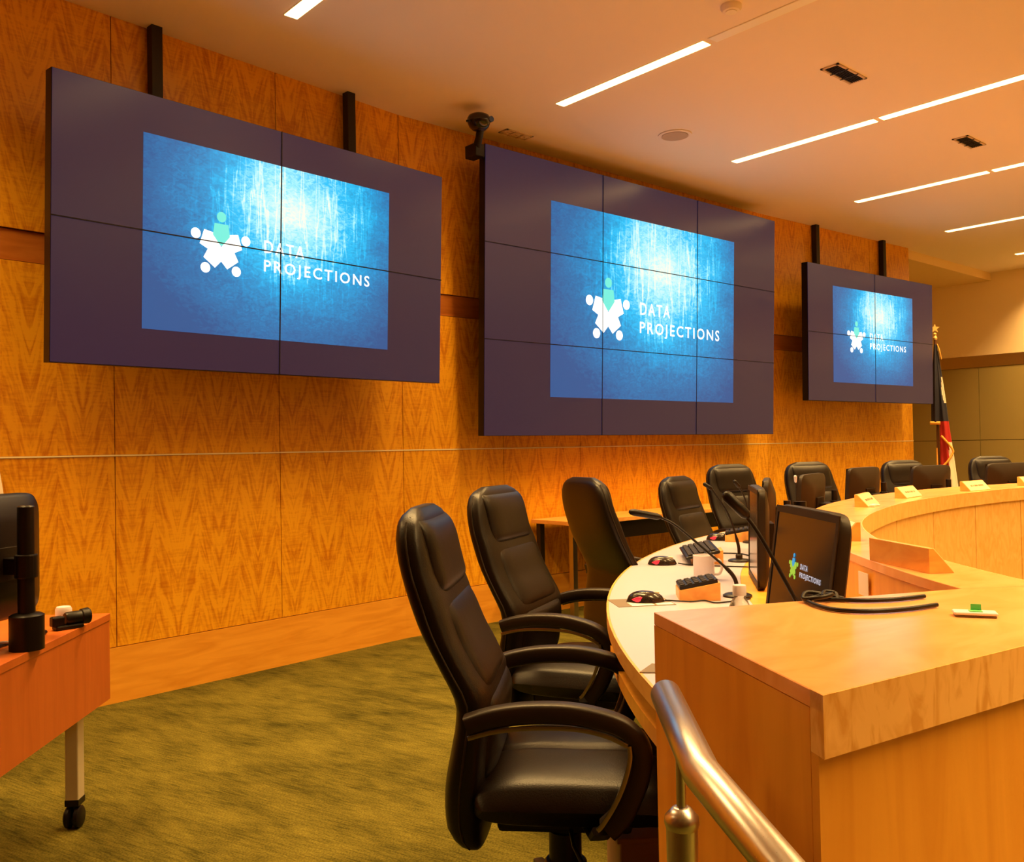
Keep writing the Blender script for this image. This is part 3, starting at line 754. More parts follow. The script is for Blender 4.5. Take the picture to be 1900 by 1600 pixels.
chairs = [((1.655, 1.705), -47, 0, 'nearest black leather office chair, seen large in profile beside the wood end panel'),
          ((2.47, 2.42), -64, 0, 'second-nearest black leather office chair, tucked beside the white worktop behind the nearest one'),
          ((3.50, 2.96), -20, 0, 'black leather office chair turned away so its plain back shell shows, before the side table'),
          ((4.66, 3.30), -78, -.05, 'lower black leather office chair overlapping the right end of the side table'),
          ((5.57, 3.64), -100, 0, 'wide-looking black leather chair facing the room, behind the gooseneck microphones'),
          ((6.27, 3.45), -106, 0, 'black leather chair behind the monitor with a small white microphone tip'),
          ((7.46, 3.30), -112, -.015, 'black leather chair between two dark monitors, left of the fringed flag'),
          ((8.37, 2.97), -118, 0, 'rightmost black leather chair, right of the fringed flag against the olive wall')]
proto = chair()
for i, ((x, y), a, dz, lab) in enumerate(chairs):
    o = proto if i == 0 else copy_tree(proto)
    o.location = (x, y, 0); o.rotation_euler.z = R_(a); tag(o, lab, 'chair', CG)
    if dz:
        for ch in o.children:
            if ch.name.split('.')[0] not in ('star_base', 'caster', 'gas_column'): ch.location.z = dz

# ------------------------------------------------------------------ monitors
def monitor_mesh(parent, W, H, tiltd, z0, screen_logo=False, slim=False):
    """face towards local +X; z0 lower edge"""
    T = Matrix.Rotation(R_(-tiltd), 4, 'Y')
    base = Vector((0, 0, z0))
    m = MB()
    def rr(hw, hh, cz, x, n=9): return [(x, a, b) for a, b in se_ring(0, cz, hw, hh, n, 40)]
    cz = H/2
    m.loft([rr(W/2-.004, H/2-.004, cz, .004), rr(W/2, H/2, cz, -.002), rr(W/2, H/2, cz, -.022), rr(W/2-.012, H/2-.012, cz, -.030), rr(W/2-.10, H/2-.06, cz-.01, -.046 if slim else -.055), rr(W/2-.13, H/2-.09, cz-.02, -.048 if slim else -.060)])
    hs = m.build('monitor_housing', M_['brownblack'], parent, smooth=40)
    m = MB(); m.box(.0042, .0052, -W/2+.02, W/2-.02, .028, H-.02)
    s = m.build('monitor_screen', M_['lcd_small'], parent)
    m = MB(); m.box(.0042, .0075, -W/2+.006, W/2-.006, H-.024, H-.006); m.box(.0042, .0075, -W/2+.006, W/2-.006, .006, .030); m.box(.0042, .0075, -W/2+.006, -W/2+.022, .030, H-.024); m.box(.0042, .0075, W/2-.022, W/2-.006, .030, H-.024)
    bz = m.build('bezel', M_['brownblack'], parent); bz.location = (0, 0, z0); bz.rotation_euler = (0, R_(-tiltd), 0)
    m = MB(); m.box(-.070, -.046, -.06, .06, cz-.07, cz+.05); v = m.build('mounting_plate', M_['black'], parent, bevel=.002)
    for o in (hs, s, v): o.location = (0, 0, z0); o.rotation_euler = (0, R_(-tiltd), 0)
    if screen_logo:
        lg = []
        n0 = set(parent.children)
        # draw the logo in XZ then turn it to face +X
        hd, bd = logo_polys(); S = .31
        add_logo(parent, S, 0, 0, 0, M_['logo_green'], M_['logo_blue'], mtext=M_['letters_dim'], bold=.03)
        for o in set(parent.children)-n0:
            o.rotation_euler = (0, R_(-tiltd), R_(90)); 
            o.rotation_mode = 'QUATERNION'
            q = (Matrix.Rotation(R_(-tiltd), 4, 'Y') @ Matrix.Rotation(R_(90), 4, 'Z')).to_quaternion(); o.rotation_quaternion = q
            off = Matrix.Rotation(R_(-tiltd), 4, 'Y') @ Vector((.0062, -.045, .222)); o.location = Vector((0, 0, z0))+off
            o.scale = (1, 1, 1)
    return cz
def monitor(x, y, az, z0, label, W=.42, H=.37, tilt=4, pole_y=.0, logo=False, zb=.7345, pole_top=None, name='monitor', slim=False, pole_x=-.13):
    t = empty(name, (x, y, zb), R_(az), label, 'monitor', 'desk monitors on arms')
    cz = monitor_mesh(t, W, H, tilt, z0-zb, logo, slim)
    pt = (pole_top or (z0+H*.72))-zb
    m = MB(); m.lathe([(.05, 0), (.05, .012), (.03, .02)], 20, T=Matrix.Translation((pole_x, pole_y, 0))); m.build('base_plate', M_['black'], t, smooth=40)
    m = MB(); m.lathe([(.018, .0), (.018, pt)], 16, T=Matrix.Translation((pole_x, pole_y, 0))); m.build('pole', M_['black'], t, smooth=40)
    hz = z0-zb+cz-.01
    m = MB(); m.box(pole_x, -.058, min(pole_y, 0)-.018, max(pole_y, 0)+.018, hz-.02, hz+.02); m.lathe([(.026, hz-.03), (.026, hz+.03)], 16, T=Matrix.Translation((pole_x, pole_y, 0))); m.build('support_arm', M_['black'], t, bevel=.003)
    return t
def outw(x, y): return math.degrees(math.atan2(y-CEN.y, x-CEN.x))
monitor(3.10, 2.09, 128.5, .735, 'desk monitor seen edge-on as a thin dark upright, nearest the white mug', H=.385, W=.44, tilt=1, pole_y=-.05, slim=True)
monitor(2.06, 1.285, 140.5, .745, 'nearest dais monitor, its dark screen showing the small green and blue logo', H=.38, W=.46, tilt=8, logo=True, pole_y=-.20, pole_x=-.10, pole_top=1.125)
monitor(3.925, 2.605, 122, .745, 'dark monitor back seen narrow, just left of the monitor with a white microphone tip', W=.42, pole_y=-.05, pole_top=1.0)
monitor(4.90, 2.93, 103, .735, 'dark monitor back in front of a chair, with a white microphone tip above it', pole_y=-.12, W=.44)
monitor(5.735, 3.04, 91, .75, 'dark monitor back between two chairs, above the first white nameplate', pole_y=-.08)
monitor(6.63, 2.99, 78, .74, 'dark monitor back right under the fringed flag', pole_y=-.06)
monitor(7.55, 2.80, 70, .735, 'dark monitor back at the right edge, before the rightmost chair', W=.46, pole_y=-.06)

# ------------------------------------------------------------------ microphones
def mic(base, pts, head, label, z0=.735, hr=.012):
    bx, by = base
    t = empty('gooseneck_microphone', (bx, by, z0), 0, label, 'microphone', 'gooseneck microphones on the worktop')
    L = lambda p: (p[0]-bx, p[1]-by, p[2]-z0)
    m = MB(); m.lathe([(.052, 0), (.052, .006), (.045, .010), (.016, .014), (.016, .03), (.012, .034)], 24); m.build('base', M_['black'], t, smooth=40)
    path = smooth_path([L(p) for p in pts], 6)
    m = MB(); m.tube(path, [.0075 if i < len(path)*.3 else .0045 for i in range(len(path))], 8); m.build('gooseneck', M_['black'], t, smooth=50)
    a, b = Vector(L(head[0])), Vector(L(head[1])); d = (b-a)
    prof = [(0, .35), (.08, .75), (.15, 1), (.85, 1.05), (.95, .8), (1, .35)]
    m = MB(); m.tube([a+d*f for f, _ in prof], [hr*k for _, k in prof], 12); m.build('microphone_head', M_['black'], t, smooth=60)
mic((1.872, 1.085), [(1.872, 1.085, .765), (1.858, 1.095, .84), (1.831, 1.127, .931), (1.793, 1.187, 1.07), (1.772, 1.218, 1.1275)], ((1.778, 1.21, 1.118), (1.746, 1.254, 1.176)),
    'nearest gooseneck microphone, rising from behind the counter across the monitor', hr=.0125)
mic((2.79, 1.955), [(2.79, 1.955, .765), (2.775, 1.97, .82), (2.70, 2.04, .915), (2.63, 2.11, 1.00), (2.585, 2.155, 1.030)], ((2.60, 2.14, 1.025), (2.515, 2.225, 1.048)),
    'gooseneck microphone arching left over the white mug, its head in front of the side table')
mic((3.63, 2.53), [(3.63, 2.53, .765), (3.63, 2.535, .82), (3.60, 2.56, .95), (3.555, 2.60, 1.05), (3.535, 2.62, 1.09)], ((3.545, 2.61, 1.075), (3.515, 2.64, 1.105)),
    'slim gooseneck microphone standing past the keyboard, before the wide-looking chair', hr=.009)
mic((4.36, 2.95), [(4.36, 2.95, .765), (4.36, 2.96, .85), (4.33, 2.97, .98), (4.28, 2.98, 1.06)], ((4.29, 2.975, 1.045), (4.255, 2.99, 1.085)),
    'gooseneck microphone whose head shows just above the edge-on monitor', hr=.011)
t = None
mic((5.15, 3.14), [(5.15, 3.14, .765), (5.14, 3.14, .90), (5.10, 3.12, 1.02), (5.085, 3.11, 1.045)], ((5.09, 3.115, 1.04), (5.06, 3.10, 1.085)),
    'gooseneck microphone with a pale tip above a monitor back, in front of a chair', hr=.009)
for o in bpy.data.objects:
    if o.name.startswith('microphone_head') and o.parent and 'pale tip' in o.parent['label']:
        o.data.materials[0] = M_['white']; o['label'] = 'pale tip'

# ------------------------------------------------------------------ things on the worktop
def mouse(x, y, az, label, s=1.0):
    t = empty('computer_mouse', (x, y, .735), R_(az), label, 'computer mouse', 'glowing computer mice on the worktop')
    m = MB(); rings = []; K = 16
    for i in range(K+1):
        v = i/K; xx = -.062+.124*v
        e = max(0, 1-abs(2*v-1)**2.6)**.5
        hh = (.039*(1-.30*v)*(1-.25*(1-v)**3))*e+.002
        hw = .033*e*(1-.12*math.cos(2*math.pi*v))+.001
        rg = []
        for a in range(22):
            q = 2*math.pi*a/22; c, d = math.cos(q), math.sin(q)
            rg.append((xx*s, hw*math.copysign(abs(c)**.8, c)*s, (.003+max(0, hh*math.copysign(abs(d)**.8, d)))*s))
        rings.append(rg)
    m.loft(rings); m.build('shell', plain('mouse_black', (.02, .012, .010), .2), t, smooth=60)
    for k in (-1, 1):
        m = MB(); rings = []
        for i in range(9):
            v = i/8; xx = -.045+.055*v; e = max(.05, 1-(2*v-1)**2)
            rings.append([(xx*s, (k*(.0275+.0045*math.sin(math.pi*v))+.0035*math.cos(q)*e*k)*s, (.013+.010*e*math.sin(q))*s) for q in [2*math.pi*a/12 for a in range(12)]])
        m.loft(rings); o = m.build('side_light', M_['redglow'], t, smooth=60); o['label'] = 'glowing red side window'
    m = MB(); m.box(.025*s, .045*s, -.004*s, .004*s, .018*s, .034*s); m.build('scroll_wheel', M_['silver'], t, bevel=.002)
    return t
def cable(name, pts, rad, label, cat='cable', mat=None):
    P0 = pts[0]
    m = MB(); m.tube(smooth_path([(p[0]-P0[0], p[1]-P0[1], p[2]-P0[2]) for p in pts], 8), rad, 8)
    return tag(m.build(name, mat or M_['black'], loc=P0, smooth=60), label, cat)
# nose points inward (towards the cable)
mouse(2.475, 2.12, -48, 'large black mouse with a red glow lying on the printed card, nearest the end panel', 1.08)
mouse(3.305, 2.725, -48, 'black mouse with a red glow by the curved edge, second from the camera', 1.08)
mouse(4.36, 3.175, -50, 'far small black mouse with a red glow beyond the keyboard', 1.15)
cable('mouse_cable', [(2.52, 2.07, .742), (2.57, 2.00, .739), (2.62, 1.975, .739), (2.61, 1.92, .739), (2.66, 1.90, .739), (2.76, 1.88, .739)], .0028, 'thin black mouse cable curving past the nearest wooden wedge')
cable('mouse_cable', [(3.352, 2.67, .742), (3.36, 2.60, .739), (3.41, 2.48, .739), (3.46, 2.38, .739), (3.50, 2.30, .739)], .0028, 'thin black mouse cable running behind the white mug')
cable('mouse_cable', [(4.41, 3.12, .742), (4.42, 3.05, .739), (4.45, 2.96, .739), (4.43, 2.90, .739)], .0028, 'far thin black mouse cable beyond the keyboard')
cable('mouse_cable', [(3.80, 2.76, .742), (3.86, 2.68, .739), (3.82, 2.58, .739), (3.90, 2.48, .739)], .0032, 'black keyboard cable running behind the second microphone base')
def wedge(x, y, az, label, keys=True, s=1.0):
    """low end at -X (user side), high end +X"""
    t = empty('keypad_stand', (x, y, .735), R_(az), label, 'keypad stand', 'wooden wedges carrying keypads')
    Lh, Wd = .072*s, .07*s
    m = MB(); m.add([(-Lh, -Wd, 0), (Lh, -Wd, 0), (Lh, Wd, 0), (-Lh, Wd, 0), (-Lh, -Wd, .036), (Lh, -Wd, .064), (Lh, Wd, .064), (-Lh, Wd, .036)],
                    [(0, 3, 2, 1), (4, 5, 6, 7), (0, 1, 5, 4), (1, 2, 6, 5), (2, 3, 7, 6), (3, 0, 4, 7)])
    m.build('wooden_wedge', M_['block_wood'], t, bevel=.0015)
    if not keys: return t
    sl = math.atan2(.028, 2*Lh); T = Matrix.Translation((0, 0, .0505)) @ Matrix.Rotation(-sl, 4, 'Y')
    m = MB(); m.box(-Lh*.98, Lh*.92, -Wd*.95, Wd*.95, 0, .014, 0, T); kp = m.build('keypad', M_['black'], t, bevel=.002)
    m = MB()
    for i in range(5):
        for j in range(4):
            cx, cy = -Lh*.8+i*Lh*.36, -Wd*.75+j*Wd*.5
            m.box(cx-.009, cx+.009, cy-.011, cy+.011, .0135, .018, 0, T)
    m.build('keys', M_['brownblack'], kp, bevel=.002)
wedge(2.675, 2.045, -46, 'nearest wooden wedge with a black keypad on its slope, in front of the white mug')
wedge(3.50, 2.62, -50, 'second wooden wedge, propping up the black keyboard', keys=False)
wedge(4.40, 3.07, -55, 'far small wooden wedge with a keypad, beyond the far mouse')
t = empty('keyboard', (3.55, 2.70, .777), R_(42), 'black computer keyboard tilted up on the second wooden wedge', 'keyboard')
m = MB(); m.add([(-.22, -.08, 0), (.22, -.08, 0), (.22, .08, 0), (-.22, .08, 0), (-.22, -.08, .016), (.22, -.08, .016), (.22, .08, .012), (-.22, .08, .012)],
                [(0, 3, 2, 1), (4, 5, 6, 7), (0, 1, 5, 4), (1, 2, 6, 5), (2, 3, 7, 6), (3, 0, 4, 7)])
t.rotation_euler = (R_(-11), 0, R_(42)); kb = m.build('keyboard_body', M_['black'], t, bevel=.006)
m = MB()
for j in range(5):
    for i in range(15):
        x0 = -.20+i*.0268; y0 = -.062+j*.026; zt = .014-(y0/.16)*.004
        m.box(x0, x0+.022, y0, y0+.021, zt-.004, zt+.007)
m.build('keys', M_['brownblack'], kb, bevel=.0015, seg=1)
t = empty('mug', (3.04, 2.29, .735), R_(-60), 'white ceramic mug behind the nearest keypad wedge', 'mug')
m = MB(); m.lathe([(.036, 0), (.042, .006), (.043, .098), (.0435, .102), (.040, .103), (.039, .096), (.037, .01), (.0, .008)], 32, caps=True); m.build('body', M_['mugw'], t, smooth=50)
m = MB(); m.tube(smooth_path([(.040, 0, .080), (.062, 0, .082), (.072, 0, .055), (.062, 0, .028), (.040, 0, .025)], 6), .006, 10); m.build('handle', M_['mugw'], t, smooth=60)
t = empty('water_bottle', (1.885, 1.315, .735), 0, 'small clear plastic bottle with a white cap, half hidden behind the counter edge', 'bottle')
m = MB(); m.lathe([(.028, 0), (.032, .01), (.032, .12), (.030, .145), (.018, .172), (.013, .178), (.013, .19)], 28); m.build('body', M_['clear'], t, smooth=50)
m = MB(); m.lathe([(.0165, .183), (.0165, .205), (.0150, .208), (.002, .208)], 24); m.build('cap', M_['white'], t, smooth=40)
# printed card under the nearest mouse
t = empty('printed_card', (2.458, 2.128, .7352), R_(-33), 'dark printed card with pale panels lying under the nearest mouse', 'card')
m = MB(); m.box(-.10, .105, -.078, .078, 0, .0015); m.build('card', M_['taupe'], t)
m = MB(); m.box(-.05, .03, -.074, .0, .0016, .0019); m.box(.04, .10, -.07, -.03, .0016, .0019); m.box(.03, .095, .02, .06, .0016, .0019); m.build('printed_panel', M_['paper'], t)
t = tag(MB().build('x', M_['paper']), 'x', 'x'); bpy.data.objects.remove(t)
m = MB(); m.prism([(-.035, .0), (.06, .02), (.06, -.10), (.03, -.10)], 0, .002)
tag(m.build('leaflet', M_['taupe'], loc=(1.725, 1.478, .7362), rz=R_(10)), 'brown leaflet corner poking out past the wood end panel', 'leaflet')
# notice on the counter's inner face
# (small pale card)
a = math.degrees(math.atan2(1.335-CEN.y, 2.47-CEN.x)); px_, py_, _ = pol(139.0, Rin(139.0)+.004)
m = MB(); m.box(0, .002, -.035, .035, .855, .920)
tag(m.build('notice_card', M_['paper'], loc=(px_, py_, 0), rz=R_(139)), 'small pale card stuck on the inner face of the counter beside the nearest monitor', 'card')
# cables behind the thin monitor
cable('monitor_cable', [(3.02, 1.86, .760), (2.95, 1.80, .742), (2.86, 1.70, .750), (2.78, 1.62, .742), (2.72, 1.50, .742), (2.66, 1.42, .742)], .005, 'thick black cable lying on the shelf left of the nearest monitor')
cable('monitor_cable', [(3.10, 1.92, .742), (3.03, 1.83, .775), (2.93, 1.82, .745), (2.97, 1.74, .742), (3.04, 1.80, .742), (2.96, 1.87, .750), (2.87, 1.78, .742)], .004, 'coiled black cable heap on the shelf between two monitors')

# ------------------------------------------------------------------ things on the counter
def nameplate(x, y, az, label, L=.27, Hh=.062, D=.055, front=True):
    """upright back at local +Y side ... sloped face towards local -Y"""
    t = empty('nameplate', (x, y, .960), R_(az), label, 'nameplate', 'triangular nameplates on the counter')
    m = MB(); m.add([(-L/2, -D, 0), (L/2, -D, 0), (L/2, .012, 0), (-L/2, .012, 0), (-L/2, 0, Hh), (L/2, 0, Hh), (L/2, .012, Hh), (-L/2, .012, Hh)],
                    [(0, 3, 2, 1), (0, 1, 5, 4), (4, 5, 6, 7), (2, 3, 7, 6), (1, 2, 6, 5), (0, 4, 7, 3)])
    m.build('wooden_block', M_['block_wood'], t, bevel=.001)
    s = math.atan2(Hh, D); ln = math.hypot(Hh, D)
    T = Matrix.Translation((0, -D, 0)) @ Matrix.Rotation(s, 4, 'X')
    m = MB(); m.box(-L/2+.004, L/2-.004, .003, ln-.003, .0005, .0025, 0, T); pl = m.build('plate', M_['plate'], t)
    m = MB(); rnd = random.Random(int(x*100)); xx = -L*.30
    while xx < L*.30:
        wd = rnd.uniform(.006, .014); m.box(xx, xx+wd, ln*.42, ln*.42+.012, .0026, .0030, 0, T); xx += wd+rnd.choice((.003, .003, .010))
    m.build('engraving', M_['ink'], pl)
nameplate(2.33, 1.122, 56.5, 'large nameplate with its plain wooden back to us, nearest of all', L=.28)
nameplate(2.93, 1.60, 222, 'nameplate half hidden behind the right side of the nearest monitor', L=.26)
nameplate(4.44, 2.335, 196-180+0, 'first white-faced nameplate on the far curve, left of a dark monitor, with ribbon below', L=.27)
nameplate(5.22, 2.485, 7, 'second white-faced nameplate on the far curve, under a chair between monitors', L=.27)
nameplate(6.12, 2.47, -2, 'third white-faced nameplate on the far curve, right of the flag', L=.29)
nameplate(6.98, 2.43, -8, 'nameplate cut off by the right edge of the picture', L=.27)
m = MB(); m.box(-.02, .02, -.012, .012, 0, .012); m.box(.03, .05, -.02, .0, 0, .010); m.box(-.06, -.035, -.015, .01, 0, .014)
tag(m.build('paper_scrap', M_['paper'], loc=(4.40, 2.255, .960), rz=R_(15), bevel=.004), 'crumpled white scraps lying before the first far nameplate', 'paper')
# packet with green tag
t = empty('mint_packet', (1.755, .71, .960), R_(-60), 'small white packet with a green tag lying on the near counter', 'packet')
m = MB(); m.box(-.035, .035, -.016, .016, .0, .004); m.build('base', M_['taupe'], t, bevel=.002)
m = MB(); m.box(-.037, .037, -.017, .017, .004, .010); m.build('wrapper', M_['white'], t, bevel=.003)
m = MB(); m.box(-.010, .012, -.012, .008, .0102, .0112); m.box(-.006, .012, .006, .0075, .011, .022); o = m.build('tag', M_['greencard'], t); o['label'] = 'green tag'
t = empty('black_cord', (1.69, 1.0, .960), 0, 'black cord folded back in two long strands on the near counter', 'cord')
zc = .0055
sh = lambda P: [(x-1.69, y-1.0, z) for x, y, z in P]
m = MB()
m.tube(smooth_path(sh([(1.698, 1.004, zc), (1.723, .977, zc), (1.751, .927, zc), (1.806, .887, zc), (1.883, .861, zc)]), 6), .0045, 8)
m.build('strand', M_['black'], t, smooth=60)
m = MB(); m.tube(smooth_path(sh([(1.690, 1.022, zc), (1.647, .975, zc), (1.621, .914, zc), (1.646, .861, zc), (1.715, .821, zc), (1.80, .799, zc)]), 6), .0045, 8)
m.build('strand', M_['black'], t, smooth=60)
m = MB()
m.tube(smooth_path(sh([(1.69, 1.02, zc), (1.72, 1.00, .012), (1.71, .97, .018), (1.68, .98, .014), (1.67, 1.01, .010), (1.70, 1.02, .018), (1.73, .995, .012), (1.745, .965, zc)]), 6), .0045, 8)
m.tube(smooth_path(sh([(1.73, .97, zc), (1.75, .985, .014), (1.735, 1.0, .018), (1.70, .985, .014)]), 6), .004, 8)
m.build('knot', M_['black'], t, smooth=60)

# ------------------------------------------------------------------ side table along the wall
t = empty('side_table', (4.72, 4.72, 0), 0, 'narrow wooden side table standing against the wall behind the chairs', 'table')
m = MB(); m.box(0, 2.2, 0, .45, .71, .74); m.build('tabletop', M_['block_wood'], t, bevel=.002)
m = MB(); m.box(.05, 2.15, .03, .06, .58, .71); m.build('apron', M_['black'], t)
for x in (.03, 2.12):
    for y in (.03, .38):
        m = MB(); m.box(x, x+.045, y, y+.045, 0, .71); m.build('leg', M_['pewter'] if y < .1 else M_['brownblack'], t, bevel=.003)
# ------------------------------------------------------------------ bin under the worktop
t = empty('waste_bin', (1.99, 1.66, 0), R_(52), 'brown box-shaped waste bin standing in the dark under the worktop', 'bin')
m = MB(); m.prism([(-.12, -.14), (.12, -.14), (.12, .14), (-.12, .14)], 0, .24); m.build('body', M_['tanbox'], t, bevel=.01)
m = MB(); m.box(-.13, .13, -.15, .15, .235, .25); m.build('rim', M_['tanbox'], t, bevel=.004)

# ------------------------------------------------------------------ left desk on casters
AZD = 52.2
t = empty('mobile_desk', (1.077, 3.435, 0), R_(AZD), 'reddish wood desk on silver legs with casters, cut off by the left edge', 'desk')
LD = 1.85; DD = .52
m = MB(); m.box(-LD, 0, 0, DD, .695, .72); m.build('desktop', M_['red_wood'], t, bevel=.0015)
m = MB(); m.box(-LD, -.002, .003, .022, .415, .6945); m.build('front_panel', M_['red_wood'], t)
for x in (-.12, -LD+.08):
    for y in (.07, DD-.10):
        m = MB(); m.box(x, x+.055, y, y+.045, .085, .694); lg = m.build('leg', M_['silver'], t, bevel=.004)
        m = MB(); m.box(x-.001, x+.056, y-.001, y+.046, .078, .10)
        for s in (-1, 1): m.lathe([(.030, -.011), (.037, -.006), (.037, .006), (.030, .011)], 22, T=Matrix.Translation((x+.02, y+.0225+s*.016, .037)) @ Matrix.Rotation(R_(90), 4, 'X'))
        m.lathe([(.012, .035), (.012, .08)], 10, T=Matrix.Translation((x+.028, y+.022, 0)))
        m.build('caster', M_['black'], lg, smooth=40)
def desk_pt(a, b):   # along, across
    c, s = math.cos(R_(AZD)), math.sin(R_(AZD)); return (1.077+a*c-b*s, 3.435+a*s+b*c)
# monitor on the left desk: post near the front edge, screen facing away from us
mx, my = .698, 2.983
t = empty('monitor', (mx, my, .720), R_(128), 'black monitor seen from behind on a thick post, on the reddish desk', 'monitor')
m = MB(); m.lathe([(.048, 0), (.048, .10), (.040, .105), (.024, .108)], 24); m.build('post_collar', M_['black'], t, smooth=40)
m = MB(); m.lathe([(.024, .10), (.024, .42), (.020, .424)], 20); m.build('post', M_['black'], t, smooth=40)
m = MB(); m.box(.0, .07, -.02, .02, .22, .27); m.lathe([(.032, .21), (.032, .28)], 20); m.build('support_arm', M_['black'], t, bevel=.004)
m = MB(); rr = lambda hw, hh, x: [(x, a, b) for a, b in se_ring(.02, .265, hw, hh, 9, 40)]
m.loft([rr(.12, .11, .068), rr(.15, .13, .075), rr(.21, .18, .105), rr(.222, .192, .12), rr(.222, .192, .135)])
hs = m.build('monitor_housing', M_['black'], t, smooth=40)
m = MB(); m.box(.1355, .137, -.185, .225, .09, .44); m.build('monitor_screen', M_['lcd_small'], t)
m = MB(); m.box(.061, .070, -.05, .05, .20, .30); m.build('mounting_plate', M_['brownblack'], t, bevel=.002)
# camcorder-like black cylinder
cx, cy = .885, 3.235
t = empty('desk_camera', (cx, cy, .720), R_(8), 'small black barrel-shaped camera lying on the reddish desk', 'camera')
m = MB(); m.lathe([(.018, -.035), (.021, -.03), (.021, .015), (.025, .018), (.027, .04), (.024, .044), (.01, .042)], 20, T=Matrix.Translation((.02, 0, .034)) @ Matrix.Rotation(R_(90), 4, 'Y')); m.build('barrel', M_['black'], t, smooth=40)
m = MB(); m.box(-.05, .04, -.02, .02, 0, .015); m.box(-.06, -.02, -.015, .015, .012, .045); m.build('foot', M_['black'], t, bevel=.005)
m = MB(); m.lathe([(.022, 0), (.026, .008), (.026, .05), (.022, .058), (.01, .060)], 24)
tag(m.build('paper_cup', M_['white'], loc=(.895, 3.34, .720), smooth=40), 'white round lid peeking over the black camera on the reddish desk', 'cup')
cable('desk_cable', [(.80, 3.19, .727), (.76, 3.12, .727), (.72, 3.08, .735), (.66, 3.08, .727), (.60, 3.01, .727), (.50, 2.98, .727)], .007, 'black cables lying behind the post on the reddish desk')
cable('desk_cable', [(.70, 3.07, .728), (.62, 3.00, .745), (.55, 2.90, .728), (.48, 2.82, .728)], .004, 'thin pale cable looping at the left edge of the reddish desk', mat=M_['silver'])

# ------------------------------------------------------------------ flags
def texas():
    x0, y0 = 10.66, 4.67
    t = empty('flag', (x0, y0, 0), R_(-66.1), 'furled dark blue, white and red flag with gold fringe beside the wood wall', 'flag')
    # local X = across the picture (right), local Y = away
    m = MB(); m.lathe([(.17, 0), (.17, .02), (.05, .05), (.02, .06)], 24); m.build('pole_base', M_['gold'], t, smooth=40)
    m = MB(); m.lathe([(.014, .05), (.014, 2.47)], 14); m.build('pole', M_['polewood'], t, smooth=40)
    m = MB(); m.lathe([(.02, 2.455), (.026, 2.475), (.012, 2.50), (.02, 2.52), (.008, 2.535)], 14)
    pts = []
    for i in range(10):
        a = R_(90+36*i); q = .055 if i % 2 == 0 else .022; pts.append((q*math.cos(a), q*math.sin(a)))
    n = len(pts); T = Matrix.Translation((0, 0, 2.585))
    m.add([(p[0], -.008, p[1]) for p in pts]+[(p[0], .008, p[1]) for p in pts], [tuple(range(n)), tuple(range(n, 2*n))]+[(i, (i+1) % n, (i+1) % n+n, i+n) for i in range(n)], 0, T)
    o = m.build('star_finial', M_['gold'], t, tri=True); o['label'] = 'gold star on top'
    # cloth: closed furled loft; columns of colour by place on the cloth itself
    def cloth(name, zs, left, right, thick, colf, folds):
        m = MB(); rings = []; SEG = 40
        for z in zs:
            l, r_ = interp(left, z), interp(right, z); c = (l+r_)/2; hw = (r_-l)/2; rg = []
            for a in range(SEG):
                q = 2*math.pi*a/SEG; wv = 1+.22*math.sin(folds*q+z*2.2)
                rg.append((c+hw*math.cos(q), thick*math.sin(q)*wv*min(1, hw/.05), z))
            rings.append(rg)
        m.loft(rings)
        for i, f in enumerate(m.f):
            cc = [sum(m.v[k][j] for k in f)/len(f) for j in range(3)]
            l, r_ = interp(left, cc[2]), interp(right, cc[2]); m.mi[i] = colf((cc[0]-l)/max(.001, r_-l), cc[2])
        return m.build(name, [M_['navy'], M_['whitecloth'], M_['red']], t, smooth=60)
    zz = lambda a, b, n: [a+(b-a)*i/n for i in range(n+1)]
    PX = .00630      # metres per photo pixel at this depth
    # px offsets are measured from the pole axis (x 1731 in the photo)
    cloth('hoist_cloth', zz(1.50, 2.40, 30), [(1.50, -.065), (1.9, -.055), (2.40, -.015)], [(1.50, .03), (1.9, .045), (2.40, .02)], .05, lambda u_, z: 0, 5)
    def colf(u_, z):
        if z > 1.80-.25*u_:
            pass
        if 1.72 < z < 2.02 and u_ > .55+.35*abs(z-1.86)/.15*.6: return 1
        if z > 1.50: return 0
        if z < 1.26 and u_ > .55+(z-1.0)*.8: return 1
        return 2
    cloth('fly_cloth', zz(.75, 2.32, 52), [(.75, .015), (1.45, .02), (1.9, .01), (2.32, 0)], [(.75, .20), (1.0, .175), (1.45, .125), (1.75, .095), (2.32, .03)], .055, colf, 5)
    m = MB(); m.tube(smooth_path([(.035, -.066, 1.34), (.09, -.070, 1.27), (.145, -.062, 1.19), (.15, -.060, 1.14), (.10, -.07, 1.05), (.045, -.066, .98), (.03, -.066, .90)], 5), .012, 8)
    m.build('fringe', M_['fringe'], t, smooth=60)
    m = MB(); m.tube([(-.075, -.03, 1.49), (.03, -.05, 1.485)], .020, 8)
    m.build('fringe', M_['fringe'], t, smooth=60)
    m = MB()
    m.tube(smooth_path([(.02, -.02, 2.40), (.045, -.04, 2.32), (.06, -.04, 2.22)], 4), .006, 6)
    m.build('fringe', M_['fringe'], t, smooth=60)
    m = MB(); m.tube([(-.012, -.02, 1.20), (-.012, -.02, .98)], .008, 8); m.build('tassel', M_['fringe'], t)
texas()
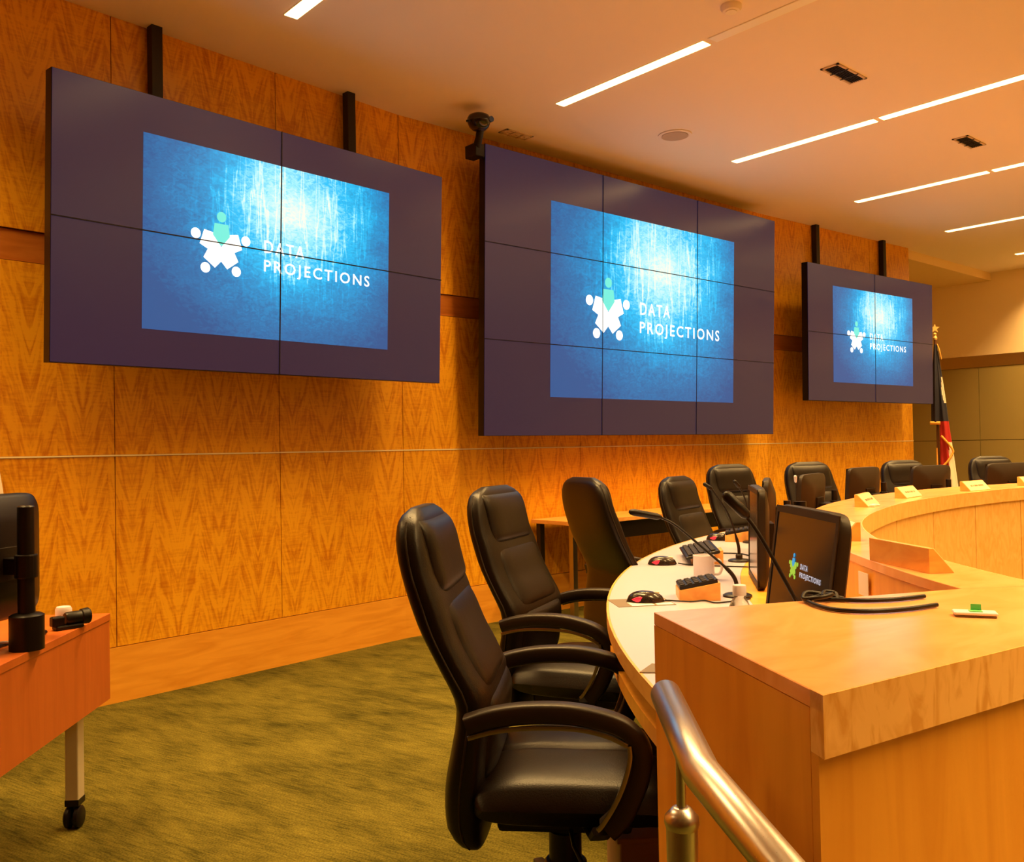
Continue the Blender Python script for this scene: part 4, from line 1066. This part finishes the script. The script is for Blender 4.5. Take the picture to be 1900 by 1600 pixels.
t = empty('flag', (.66, 4.22, 0), 0, 'red and white striped flag cut off by the left edge of the picture', 'flag')
m = MB(); m.lathe([(.16, 0), (.16, .02), (.04, .05)], 24); m.build('pole_base', M_['gold'], t, smooth=40)
m = MB(); m.lathe([(.014, .04), (.014, 2.5)], 14); m.build('pole', M_['polewood'], t, smooth=40)
m = MB(); rings = []
for i in range(41):
    z = .95+1.45*i/40; q0 = .03+.20*((2.40-z)/1.45)**.8
    rings.append([(q0*(1+.18*math.sin(7*q+z*3))*math.cos(q)+.0, q0*.5*(1+.18*math.sin(7*q+z*3))*math.sin(q), z) for q in [2*math.pi*a/48 for a in range(48)]])
m.loft(rings)
for i, f in enumerate(m.f):
    z = sum(m.v[k][2] for k in f)/len(f); x = sum(m.v[k][0] for k in f)/len(f)
    m.mi[i] = 1 if z < 1.285+.25*(x-.17) or (1.60 < z < 1.75) else 0
m.build('cloth', [M_['red'], M_['whitecloth']], t, smooth=60)

# ------------------------------------------------------------------ handrail
t = empty('handrail', (.975, .78, -.15), 0, 'brushed stainless steel handrail with a bend, in front of the counter end panel', 'handrail')
o0 = Vector((.975, .78, -.15))
def capsule_path(P, rad, seg=28):
    m = MB(); m.tube([Vector(p)-o0 for p in P], rad, seg); return m
e0 = Vector((1.109, .913, .901)); bend = Vector((.905, .692, .887)); low = Vector((.851, .555, .841)); far = low+(low-bend)*5.0
def mitre(P, rad, seg=32):
    m = MB(); m.tube([Vector(p)-o0 for p in P], rad, seg); return m
m = mitre([e0, e0+(bend-e0)*.5, bend, low, far], .0235)
m.build('rail', M_['brushed'], t, smooth=30, bevel=0)
m = MB(); m.lathe([(.021, 0), (.021, .925), (.0195, .935)], 32); m.lathe([(.0215, .925), (.0235, .932), (.0225, .940), (.012, .952), (.0075, .953)], 32); m.build('post', M_['brushed'], t, smooth=40)
m = MB(); m.lathe([(.0065, .945), (.0065, 1.035)], 16); m.build('post_stem', M_['brushed'], t, smooth=40)
m = MB(); m.lathe([(.045, .0), (.045, .006), (.022, .010)], 28); m.build('post_flange', M_['brushed'], t, smooth=40)
